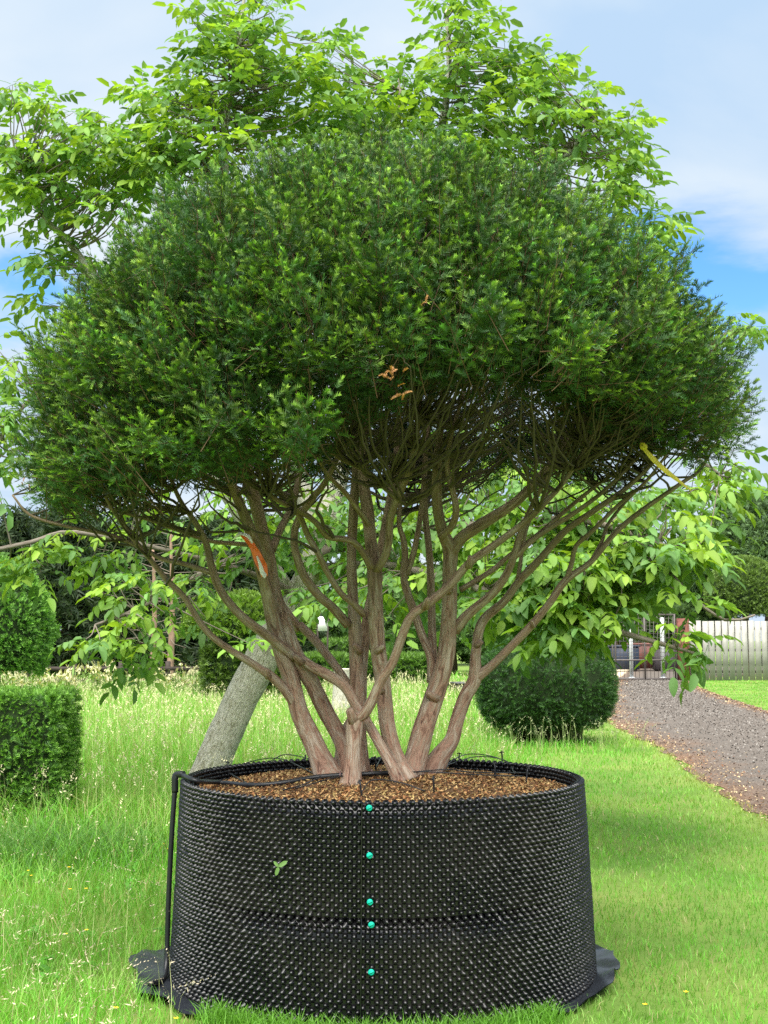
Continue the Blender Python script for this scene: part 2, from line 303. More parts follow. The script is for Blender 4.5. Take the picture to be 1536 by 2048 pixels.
# ------------------------------------------------------------------ grass
def vnoise(x, y, s, seed=0):
    r = np.random.default_rng(seed); o = 0
    for k in range(4):
        a, b, c, d = r.uniform(-1, 1, 4) * s * (1.6 ** k); o = o + np.sin(a * x + b * y + r.uniform(0, 6)) * np.sin(c * x + d * y + r.uniform(0, 6)) / (1.3 ** k)
    return o / 2
def sm(a, b, x): t = np.clip((x - a) / (b - a), 0, 1); return t * t * (3 - 2 * t)
CONT = np.array((-0.01, 6.28))
def grass_h(x, y):
    edge = 0.9 + 0.06 * (y - 8) + 0.35 * vnoise(x, y, 1.3, 3)
    far = sm(8.2, 10.5, y) * sm(edge + 0.9, edge - 0.6, x)
    mid = sm(-0.75, -1.35, x) * (1 - far) ; h = 0.042 + 0.008 * vnoise(x, y, 3, 1)
    h = h + mid * (0.095 + 0.06 * vnoise(x, y, 2.2, 5)) + far * (0.34 + 0.11 * vnoise(x, y, 1.1, 9))
    bush = np.exp(-(((x - 2.5) / 1.3) ** 2 + ((y - 19.2) / 1.2) ** 2)); return np.maximum(h + 0.09 * bush, 0.03), far, mid
def blades(n, x, y, h, w, tint, lean, zb=0.0):
    th = rng.uniform(0, 6.28, n); ph = rng.uniform(0, 6.28, n)
    side = np.stack((np.cos(th), np.sin(th), np.zeros(n)), -1) * (w / 2)[:, None]
    ld = np.stack((np.cos(ph), np.sin(ph), np.zeros(n)), -1) * (h * lean)[:, None]
    b = np.stack((x, y, np.full(n, zb) if np.isscalar(zb) else zb), -1); up = np.array((0, 0, 1.0))
    m = b + ld * 0.35 + up * (h * 0.58)[:, None]; t = b + ld + up * (h * (1 - 0.25 * lean ** 2))[:, None]
    V = np.stack((b - side, b + side, m + side * 0.85, m - side * 0.85, t), 1).reshape(-1, 3); k = np.arange(n)[:, None] * 5
    return V, [k + np.array([[0, 1, 2, 3]]), k + np.array([[3, 2, 4]])], np.repeat(tint, 5, 0)
def sample_wedge(n, y0, y1, pw, over=1.22):
    y = (y0 ** pw + rng.random(n) * (y1 ** pw - y0 ** pw)) ** (1 / pw); x = rng.uniform(-1, 1, n) * y * 0.3072 * over + rng.uniform(-0.3, 0.3, n); return x, y
SHEET = ((rad(185), 0.16, 0.11), (rad(203), 0.13, 0.09), (rad(170), 0.12, 0.08), (rad(-4), 0.12, 0.05), (rad(-20), 0.16, 0.06), (rad(14), 0.12, 0.06), (rad(222), 0.1, 0.05))
def sheet_r(th):
    b = 1.10 + 0.025 * np.sin(4 * th + 0.5) + 0.02 * np.sin(7 * th)
    for a0, wd, am in SHEET: b = b + am * np.exp(-(((th - a0 + np.pi) % (2 * np.pi) - np.pi) / wd) ** 2)
    return b
def on_ground(x, y, m=0.0):
    inp = (x > xl(y) + 0.02 + 0.1 * vnoise(x, y, 6, 2)) & (x < xr(y) - 0.02); tt = np.arctan2(y - CONT[1], x - CONT[0]); con = np.hypot(x - CONT[0], y - CONT[1]) < np.where(np.sin(tt) > -0.75, sheet_r(tt) - 0.02, 1.06) + m
    return ~(inp | con)
x, y = sample_wedge(160000, 4.6, 52, 0.22); k = on_ground(x, y); x, y = x[k], y[k]; h, far, mid = grass_h(x, y)
k = rng.random(len(x)) > far * 0.55; x, y, h, far, mid = x[k], y[k], h[k], far[k], mid[k]; n = len(x)
dry = np.clip(vnoise(x, y, 1.7, 11) * 0.8 + 0.15 + rng.normal(0, 0.25, n), 0, 1)[:, None]
edge_dry = np.exp(-np.abs(x - xl(y)) / 0.18)[:, None] * (y < 40)[:, None]
base = np.array((0.145, 0.41, 0.035)) * (1 - dry) + np.array((0.29, 0.49, 0.10)) * dry
base = base * (1 - 0.75 * edge_dry) + np.array((0.52, 0.42, 0.17)) * 0.75 * edge_dry
base = base * rng.uniform(0.72, 1.25, (n, 1)) * (1 + 0.22 * vnoise(x, y, 1.6, 21) + 0.12 * vnoise(x, y, 5, 22))[:, None]
straw = rng.random(n) < 0.08; base[straw] = np.array((0.46, 0.40, 0.2)) * rng.uniform(0.7, 1.1, (straw.sum(), 1))
A = Acc(); A.add(*blades(n, x, y, h * rng.uniform(0.6, 1.35, n), np.maximum(0.0036, y * 0.00052), base, rng.uniform(0.2, 1.1, n)))
obj('lawn_grass', A.mesh('lawn_grass'), M_grass, kind='stuff', label='short bright green grass of the lawn around the container')
# tall meadow grass behind and to the left
x, y = sample_wedge(80000, 8.3, 44, 0.7); h, far, mid = grass_h(x, y); k = (rng.random(len(x)) < far * 0.9) & on_ground(x, y); x, y, h = x[k], y[k], h[k]; n = len(x)
c = np.array((0.17, 0.40, 0.045)) * rng.uniform(0.7, 1.3, (n, 1)); pale = rng.random(n) < 0.42; c[pale] = np.array((0.36, 0.42, 0.14)) * rng.uniform(0.8, 1.2, (pale.sum(), 1))
A = Acc(); A.add(*blades(n, x, y, h * rng.uniform(0.6, 1.4, n), np.maximum(0.004, y * 0.00048), c, rng.uniform(0.15, 0.75, n)))
obj('meadow_grass', A.mesh('meadow_grass'), M_grass, kind='stuff', label='tall green meadow grass left of and behind the container')
def seed_heads(n, x, y, h, hw, tint, wmul=1.0, droop=0.5):
    A = Acc(); ph = rng.uniform(0, 6.28, n); d = np.stack((np.cos(ph), np.sin(ph), np.zeros(n)), -1); up = np.array((0, 0, 1.0))
    b = np.stack((x, y, np.zeros(n)), -1); w = np.maximum(0.0022, y * 0.0003) * wmul; s = np.stack((-np.sin(ph), np.cos(ph), np.zeros(n)), -1)
    m = b + up * (h * 0.6)[:, None] + d * (h * 0.12)[:, None]; t = b + up * h[:, None] + d * (h * 0.3 * droop * 1.6)[:, None]
    V = np.stack((b - s * w[:, None] / 2, b + s * w[:, None] / 2, m + s * w[:, None] / 2, m - s * w[:, None] / 2, t), 1).reshape(-1, 3); k = np.arange(n)[:, None] * 5
    A.add(V, [k + np.array([[0, 1, 2, 3]]), k + np.array([[3, 2, 4]])], np.repeat(tint * np.array((0.75, 0.95, 0.6)), 5, 0))
    K = 8; fr = np.tile(np.linspace(0, 1, K), (n, 1)); ax = norm(t - m)                      # spikelets up the head
    tip = t + ax * hw[:, None] * 0.2 + d * (hw * droop)[:, None] - up * (hw * 0.25 * droop)[:, None]
    st = t - ax * hw[:, None] * 0.7
    P = st[:, None] * (1 - fr[..., None]) + tip[:, None] * fr[..., None]
    r = rng.normal(0, 1, (n, K, 3)); r[..., 2] *= 0.6; ln = (hw[:, None] * 0.26 * (1.1 - fr))[..., None]
    e = P + norm(r + 0.9 * ax[:, None]) * ln; ww = (np.maximum(0.0028, y * 0.00042))[:, None, None] * wmul; q = norm(np.cross(e - P, rng.normal(0, 1, (n, K, 3)))) * ww
    V = np.stack((P, (P + e) / 2 - q, e, (P + e) / 2 + q), 2).reshape(-1, 3)
    A.add(V, np.arange(4 * n * K).reshape(-1, 4), np.repeat(np.repeat(tint, K, 0) * rng.uniform(0.8, 1.2, (n * K, 1)), 4, 0)); return A
x, y = sample_wedge(8200, 8.8, 40, 1.3); h, far, mid = grass_h(x, y); k = (rng.random(len(x)) < far) & on_ground(x, y); x, y, h = x[k], y[k], h[k]; n = len(x)
tn = np.array((0.68, 0.63, 0.40)) * rng.uniform(0.75, 1.2, (n, 1))
A = seed_heads(n, x, y, h * rng.uniform(1.0, 1.7, n), rng.uniform(0.07, 0.14, n), tn, 1.1, 0.35)
obj('meadow_seed_heads', A.mesh('meadow_seed_heads'), M_seed, kind='stuff', label='pale yellow grass seed heads standing over the meadow')
# loose arching stems at the front left and round the dark bush
n = 240; px = rng.uniform(-120, 420, n); py = 1690 + 420 * rng.random(n) ** 0.6; k = (px + (py - 1700) * 0.25 < 440); px, py = px[k], py[k]; g = np.array([G(a, b) for a, b in zip(px, py)]); k = on_ground(g[:, 0], g[:, 1], 0.03); g = g[k]; n = len(g)
A = seed_heads(n, g[:, 0], g[:, 1], rng.uniform(0.12, 0.33, n), rng.uniform(0.06, 0.13, n), np.array((0.66, 0.56, 0.40)) * rng.uniform(0.8, 1.2, (n, 1)), 0.9, 0.9)
obj('arching_seed_heads', A.mesh('arching_seed_heads'), M_seed, kind='stuff', label='loose arching grass stems with buff seed heads at the lower left')
n = 120; x = rng.normal(2.4, 0.8, n); y = rng.normal(18.6, 0.5, n)
A = seed_heads(n, x, y, rng.uniform(0.2, 0.5, n), rng.uniform(0.07, 0.12, n), np.array((0.34, 0.36, 0.2)) * rng.uniform(0.8, 1.3, (n, 1)), 1.0, 0.5)
obj('bush_side_grass', A.mesh('bush_side_grass'), M_seed, kind='stuff', label='long seeding grass growing round the potted dark bush')
# long tussock in front of the box-shaped topiary, and grass lapping the container's foot
n = 3600; g = G(150, 1720); a = rng.normal(0, 1, (n, 2)) * (0.5, 0.42); x, y = g[0] + a[:, 0] - 0.25, g[1] + a[:, 1]
A = Acc(); A.add(*blades(n, x, y, rng.uniform(0.14, 0.36, n), np.full(n, 0.0055), np.array((0.10, 0.23, 0.045)) * rng.uniform(0.65, 1.35, (n, 1)), rng.uniform(0.4, 1.3, n)))
n = 3400; th = rng.uniform(math.pi * 1.27, math.pi * 1.73, n); r = 1.06 + np.abs(rng.normal(0, 0.07, n))
A.add(*blades(n, CONT[0] + r * np.cos(th), CONT[1] + r * np.sin(th), rng.uniform(0.04, 0.12, n), np.full(n, 0.0042), np.array((0.14, 0.34, 0.035)) * rng.uniform(0.7, 1.3, (n, 1)), rng.uniform(0.2, 1.0, n)))
obj('long_grass_tufts', A.mesh('long_grass_tufts'), M_grass, kind='stuff', label='longer grass tufts below the box topiary and along the container foot')

A = Acc(); n = 90; y = 5.1 + 6 * rng.random(n) ** 1.5; x = rng.uniform(-1, 0.1, n) * y * 0.36; k = on_ground(x, y, 0.1) & (x < -1.15); x, y = x[k], y[k]
for wx, wy in zip(x, y):
    for q in range(int(rng.integers(5, 9))):
        az = rng.uniform(0, 6.28); L = rng.uniform(0.05, 0.10); w = L * rng.uniform(.16, .26); d = np.array((math.cos(az), math.sin(az), 0)); sd_ = np.array((-math.sin(az), math.cos(az), 0)); up = np.array((0, 0, 1.0)); b = np.array((wx, wy, 0.015))
        m1, m2, e = b + d * L * .35 + up * L * rng.uniform(.3, .6), b + d * L * .75 + up * L * rng.uniform(.3, .7), b + d * L + up * L * rng.uniform(.1, .5)
        A.add(np.array([b, m1 - sd_ * w, m1 + sd_ * w, m2 - sd_ * w * .8, m2 + sd_ * w * .8, e]), [np.array([[1, 2, 4, 3]]), np.array([[0, 2, 1], [3, 4, 5]])], np.array((0.10, 0.29, 0.04)) * rng.uniform(.7, 1.4))
obj('lawn_weeds', A.mesh('lawn_weeds'), M_grass, kind='stuff', label='broad leaved weed rosettes in the rough grass left of the container')

# ------------------------------------------------------------------ plastic container
def dusty_plastic():
    m, t = new_mat('black_plastic'); c = N(t, 'ShaderNodeTexCoord'); n = N(t, 'ShaderNodeTexNoise', Scale=2.6, Detail=9.0, Roughness=0.65); t.links.new(c.outputs['Object'], n.inputs['Vector'])
    r = N(t, 'ShaderNodeValToRGB'); e = r.color_ramp.elements; e[0].position = 0.46; e[0].color = (0.0035, 0.0035, 0.0045, 1); e[1].position = 0.85; e[1].color = (0.018, 0.015, 0.012, 1); t.links.new(n.outputs[0], r.inputs[0])
    mr = N(t, 'ShaderNodeMapRange'); mr.inputs[1].default_value = 0.4; mr.inputs[2].default_value = 0.7; mr.inputs[3].default_value = 0.22; mr.inputs[4].default_value = 0.36; t.links.new(n.outputs[0], mr.inputs[0])
    p = N(t, 'ShaderNodeBsdfPrincipled'); p.inputs['Specular IOR Level'].default_value = 0.55; t.links.new(r.outputs[0], p.inputs['Base Color']); t.links.new(mr.outputs[0], p.inputs['Roughness'])
    o = N(t, 'ShaderNodeOutputMaterial'); t.links.new(p.outputs[0], o.inputs[0]); return m
M_plastic = dusty_plastic()
M_sheet = plain('black_sheeting', (0.016, 0.019, 0.025), 0.34, 0.6, 0.25, 6)
M_bolt = plain('turquoise_plastic', (0.0, 0.40, 0.29), 0.55, 0.35, 0.2, 60)
M_hose = plain('black_hose', (0.012, 0.013, 0.015), 0.42, 0.5)
TOP, SEAM = 0.934, 0.46
pot = thing('plant_container', 'large round black dimpled plastic container holding the multi-stemmed yew', 'container', (CONT[0], CONT[1], 0))
def wall_r(z): return np.where(z >= SEAM, np.interp(z, [SEAM, TOP], [0.990, 0.968]), np.interp(z, [0, SEAM - 0.016, SEAM], [1.016, 0.992, 0.974]))
SEAM_TH = math.atan2(-1.0, (725 - 766) / 2500 * 5.2)
def ring_noise(th, z): return 0.004 * np.sin(3 * th + 1.1) + 0.003 * np.sin(5 * th + 4 * z) + 0.002 * np.sin(9 * th + 2)
def wall(z0, z1, name):
    nth, nz = 220, 8; th = np.linspace(0, 2 * np.pi, nth, endpoint=False); zs = np.linspace(z0, z1, nz); A = Acc()
    for sgn, dr in ((1, 0.0), (-1, -0.007)):
        r = wall_r(np.clip(zs, z0 + 1e-4, z1 - 1e-4))[:, None] + dr + ring_noise(th[None], zs[:, None])
        V = np.stack((r * np.cos(th)[None], r * np.sin(th)[None], np.broadcast_to(zs[:, None], r.shape)), -1).reshape(-1, 3)
        i = np.arange(nz - 1)[:, None] * nth; j = np.arange(nth)[None]; j2 = (j + 1) % nth
        F = np.stack((i + j, i + j2, i + nth + j2, i + nth + j), -1).reshape(-1, 4); A.add(V, F if sgn > 0 else F[:, ::-1])
    j = np.arange(nth); j2 = (j + 1) % nth; o1 = (nz - 1) * nth; o2 = nth * nz + o1; A.n = 0
    A.F[4].append(np.stack((o1 + j, o1 + j2, o2 + j2, o2 + j), -1)); A.n = 2 * nth * nz
    w = obj(name, A.mesh(name), M_plastic, pot)
    # moulded cones, staggered row by row
    ncol = 166; pitch = 0.0192; ra, rb = (z1 - 0.003, z0 + 0.007) if z1 > 0.8 else (z1 - 0.013, z0 + 0.01); rows = np.linspace(ra, rb, int((ra - rb) / pitch) + 1); seg = 8; ca = np.linspace(0, 2 * np.pi, seg, endpoint=False) + 0.2
    th, z = [], []
    for q, zz in enumerate(rows): t = (np.arange(ncol) + 0.5 * (q % 2)) * 2 * np.pi / ncol; th.append(t); z.append(np.full(ncol, zz))
    th, z = np.concatenate(th), np.concatenate(z); A = Acc()
    def cones(th, z, sgn, prof):
        r = wall_r(z) + ring_noise(th, z) - (0.0 if sgn > 0 else 0.007); nrm = np.stack((np.cos(th), np.sin(th), np.zeros_like(th)), -1); tg = np.stack((-np.sin(th), np.cos(th), np.zeros_like(th)), -1)
        c = np.stack((r * np.cos(th), r * np.sin(th), z), -1); jit = rng.normal(0, 0.10, (len(th), 2)); R = []
        ax = norm(nrm * sgn + tg * jit[:, :1] + np.array((0, 0, 1.0)) * jit[:, 1:])
        for (pr, ph) in prof: R.append(c[:, None] + (tg[:, None] * np.cos(ca)[None, :, None] + np.array((0, 0, 1.0)) * np.sin(ca)[None, :, None]) * pr + (ax * ph)[:, None])
        V = np.stack(R, 1).reshape(-1, 3); L = len(prof); k = np.arange(len(th))[:, None] * (L * seg); F = []
        for a in range(L - 1):
            j = np.arange(seg); j2 = (j + 1) % seg; f = np.stack((a * seg + j, a * seg + j2, (a + 1) * seg + j2, (a + 1) * seg + j), -1); F.append((k[..., None] + f[None]).reshape(-1, 4))
        f = np.array([[0, 1, 2, 3], [0, 3, 4, 7], [4, 5, 6, 7]]) + (L - 1) * seg; F.append((k[..., None] + f[None]).reshape(-1, 4)); A.add(V, np.concatenate(F))
    front = np.sin(th) < 0.28
    cones(th[front], z[front], 1, [(0.0150, -0.002), (0.0086, 0.0088), (0.0048, 0.0165)])
    cones(th[~front], z[~front], 1, [(0.015, -0.002), (0.0065, 0.0155)])
    if z1 > 0.8:
        b = (np.sin(th) > -0.3) & (z > 0.84); cones(th[b], z[b], -1, [(0.015, -0.002), (0.0105, 0.009), (0.006, 0.016)])
    d = obj('moulded_dimples', A.mesh('moulded_dimples'), M_plastic, w, kind='stuff')
    # overlap lip down the front joint
    zz = np.linspace(z0 + 0.002, z1, 8); r = wall_r(np.clip(zz, z0 + 1e-4, z1 - 1e-4)) + ring_noise(SEAM_TH, zz); A = Acc()
    def lip(dth, dr): return np.stack(((r + dr) * np.cos(SEAM_TH + dth), (r + dr) * np.sin(SEAM_TH + dth), zz), -1)
    V = np.stack((lip(0, 0.001), lip(0, 0.021), lip(0.0045, 0.021), lip(0.0045, 0.001)), 1).reshape(-1, 3); k = (np.arange(7)[:, None, None] * 4); f = np.array([[0, 1, 5, 4], [1, 2, 6, 5], [2, 3, 7, 6]])
    A.add(V, (k + f[None]).reshape(-1, 4)); obj('overlap_lip', A.mesh('overlap_lip'), M_plastic, w); return w
wall(0.0, SEAM, 'lower_wall'); wall(SEAM + 0.001, TOP - 0.008, 'upper_wall')
for (bx, by) in ((738, 1618), (739, 1713), (740, 1806), (743, 1851), (743, 1945)):        # turquoise fixings down the joint
    z = W(bx, by, 5.26)[2]; th = SEAM_TH + (bx - 722) / 2500 * 5.2 / 1.0; r = float(wall_r(np.array(z)) + ring_noise(th, z)) + 0.0
    p = np.array((math.cos(th), math.sin(th), 0)); c = np.array((r * p[0], r * p[1], z)); s = [0.0, 0.014, 0.0165, 0.0185]
    V, Fs, U = tube(np.array([c + p * q for q in s]), [0.0112, 0.0112, 0.0135, 0.0105], 14); A = Acc(); A.add(V, Fs)
    tg = np.array((-p[1], p[0], 0)); a = rng.uniform(0.3, 1.0); d1 = tg * math.cos(a) + np.array((0, 0, 1)) * math.sin(a); d2 = -tg * math.sin(a) + np.array((0, 0, 1)) * math.cos(a)
    V = [c + p * q + d1 * u * 0.0098 + d2 * v * 0.0019 for q in (0.0183, 0.0215) for (u, v) in ((-1, -1), (1, -1), (1, 1), (-1, 1))]; A.add(np.array(V), BOXF)
    obj('fixing_bolt', A.mesh('fixing_bolt'), M_bolt, pot)
# plastic sheet the pot stands on
nth, nr = 150, 9; th = np.linspace(0, 2 * np.pi, nth, endpoint=False); base_r = sheet_r(th)
fr = np.linspace(0, 1, nr); R = 0.96 + (base_r[None] - 0.96) * fr[:, None]
lift = 0.012 + fr[:, None] ** 1.5 * (0.018 + 0.016 * np.sin(6 * th + 1)[None] ** 2 + 0.03 * np.exp(-((((th - rad(-14) + np.pi) % (2 * np.pi)) - np.pi) / 0.2) ** 2)[None] + 0.04 * np.exp(-((((th - rad(183) + np.pi) % (2 * np.pi)) - np.pi) / 0.25) ** 2)[None]) + 0.008 * np.sin(19 * th)[None] * fr[:, None] + 0.006 * np.sin(31 * th + 9 * fr[:, None]) * fr[:, None]
V = np.stack((R * np.cos(th)[None] + CONT[0], R * np.sin(th)[None] + CONT[1], lift + 0.0 * R), -1).reshape(-1, 3); V2 = V - np.array((0, 0, 0.003))
i = np.arange(nr - 1)[:, None] * nth; j = np.arange(nth)[None]; j2 = (j + 1) % nth; F = np.stack((i + j, i + nth + j, i + nth + j2, i + j2), -1).reshape(-1, 4)
A = Acc(); A.add(V, F); A.add(V2, F[:, ::-1])
obj('plastic_sheet', A.mesh('plastic_sheet', smooth=True), M_sheet, label='crumpled dark grey plastic sheet sticking out under the container', cat='plastic sheet')
# mulch
def mulch_z(x, y): return 0.866 + 0.075 * np.maximum(0, 1 - ((x - CONT[0]) ** 2 + (y - CONT[1] - 0.05) ** 2) / 0.75) + 0.006 * vnoise(x, y, 9, 4)
rr = np.linspace(0, 0.945, 26); th = np.linspace(0, 2 * np.pi, 90, endpoint=False); X = CONT[0] + rr[:, None] * np.cos(th); Y = CONT[1] + rr[:, None] * np.sin(th); V = np.stack((X, Y, mulch_z(X, Y)), -1).reshape(-1, 3)
i = np.arange(25)[:, None] * 90; j = np.arange(90)[None]; j2 = (j + 1) % 90
A = Acc(); A.add(V * 1.0, np.stack((i + j, i + j2, i + 90 + j2, i + 90 + j), -1).reshape(-1, 4), (0.12, 0.07, 0.035))
n = 21000; r = 0.93 * np.sqrt(rng.random(n)); t = rng.uniform(0, 6.28, n); x, y = CONT[0] + r * np.cos(t), CONT[1] + r * np.sin(t)
pal = np.array([(0.42, 0.25, 0.11), (0.55, 0.37, 0.17), (0.30, 0.15, 0.065), (0.18, 0.09, 0.045), (0.60, 0.46, 0.22), (0.40, 0.32, 0.13)])
A.add(*scatter_quads(n, np.stack((x, y, mulch_z(x, y) + rng.uniform(0.002, 0.012, n)), -1), rng.uniform(0.004, 0.013, n), 0.4, pal[rng.integers(0, 6, n)] * np.array((0.98, 0.88, 0.82)) * rng.uniform(0.6, 1.2, (n, 1)), 0.42))
obj('bark_mulch', A.mesh('bark_mulch'), M_tint, kind='stuff', label='orange brown bark chip mulch filling the top of the container')

# ------------------------------------------------------------------ yew: stems and limbs traced from the photograph
YD = 6.25
yew = thing('yew_tree', 'broad clipped yew with many bare pinkish stems growing from the black container', 'tree', (CONT[0], CONT[1], 0.9))
YO = np.array((CONT[0], CONT[1], 0.9))
# (name, [(px, py, width px, depth offset)...])
STEMS = [
 ('stem', [(668, 1565, 74, -.02), (650, 1535, 62, 0), (625, 1480, 52, 0), (600, 1425, 48, 0), (583, 1360, 44, .0), (563, 1305, 42, .0), (546, 1240, 38, .0), (531, 1170, 34, -.05), (516, 1115, 32, -.1), (500, 1060, 30, -.15), (470, 985, 26, -.2), (430, 880, 20, -.3), (400, 780, 14, -.4)]),
 ('stem', [(700, 1560, 46, .1), (686, 1490, 44, .12), (652, 1424, 42, .1), (622, 1362, 42, .05), (591, 1312, 44, .03), (571, 1255, 40, .05), (550, 1187, 36, .1), (537, 1112, 34, .1), (522, 1050, 34, .1), (505, 980, 32, .1), (490, 900, 26, .1), (480, 780, 18, .1), (470, 640, 12, 0)]),
 ('stem', [(702, 1572, 58, -.25), (705, 1545, 44, -.25), (707, 1490, 42, -.25), (710, 1445, 44, -.25), (718, 1428, 30, -.25)]),
 ('stem', [(722, 1560, 48, 0), (718, 1480, 42, 0), (716, 1417, 42, 0), (713, 1339, 38, .02), (710, 1255, 36, .02), (706, 1204, 30, .05), (703, 1119, 26, .08), (705, 1060, 26, .1), (708, 1000, 26, .1), (712, 920, 22, .1), (700, 780, 16, .05), (690, 620, 11, 0)]),
 ('stem', [(815, 1565, 62, -.12), (796, 1525, 46, -.1), (776, 1458, 42, -.1), (767, 1373, 42, -.08), (755, 1288, 42, -.08), (750, 1187, 40, -.08), (749, 1146, 42, -.08), (741, 1085, 34, -.05), (735, 1020, 34, 0), (726, 950, 30, .05), (730, 850, 22, .1), (745, 700, 16, .1), (750, 540, 10, 0)]),
 ('stem', [(800, 1570, 34, -.2), (785, 1535, 30, -.2), (763, 1495, 27, -.18), (740, 1454, 26, -.15), (713, 1412, 27, -.12), (689, 1373, 28, -.1), (655, 1350, 28, -.07), (625, 1334, 26, -.03), (603, 1318, 26, 0)]),
 ('stem', [(812, 1570, 84, 0), (829, 1528, 62, 0), (847, 1460, 56, 0), (873, 1381, 50, 0), (893, 1308, 46, 0), (899, 1216, 40, 0), (899, 1143, 38, 0), (900, 1099, 40, 0), (884, 1060, 30, -.05), (874, 1010, 28, -.1), (873, 950, 26, -.12), (880, 860, 20, -.15), (890, 720, 14, -.2), (900, 580, 9, -.2)]),
 ('stem', [(850, 1562, 62, .1), (880, 1512, 50, .1), (903, 1480, 40, .1), (914, 1440, 36, .1), (931, 1392, 36, .1), (949, 1357, 36, .1), (951, 1308, 27, .1), (964, 1245, 25, .1), (1008, 1203, 22, .08), (1040, 1160, 21, .05), (1078, 1121, 20, .0), (1132, 1061, 18, -.05), (1190, 1020, 16, -.1), (1260, 970, 13, -.1), (1330, 900, 10, -.1)]),
 ('stem', [(716, 1420, 40, .2), (690, 1480, 42, .2), (684, 1560, 46, .2)][::-1] + [(722, 1340, 34, .25), (735, 1240, 28, .3), (752, 1150, 24, .4), (770, 1050, 20, .5), (790, 930, 16, .6), (800, 800, 12, .7)]),
]
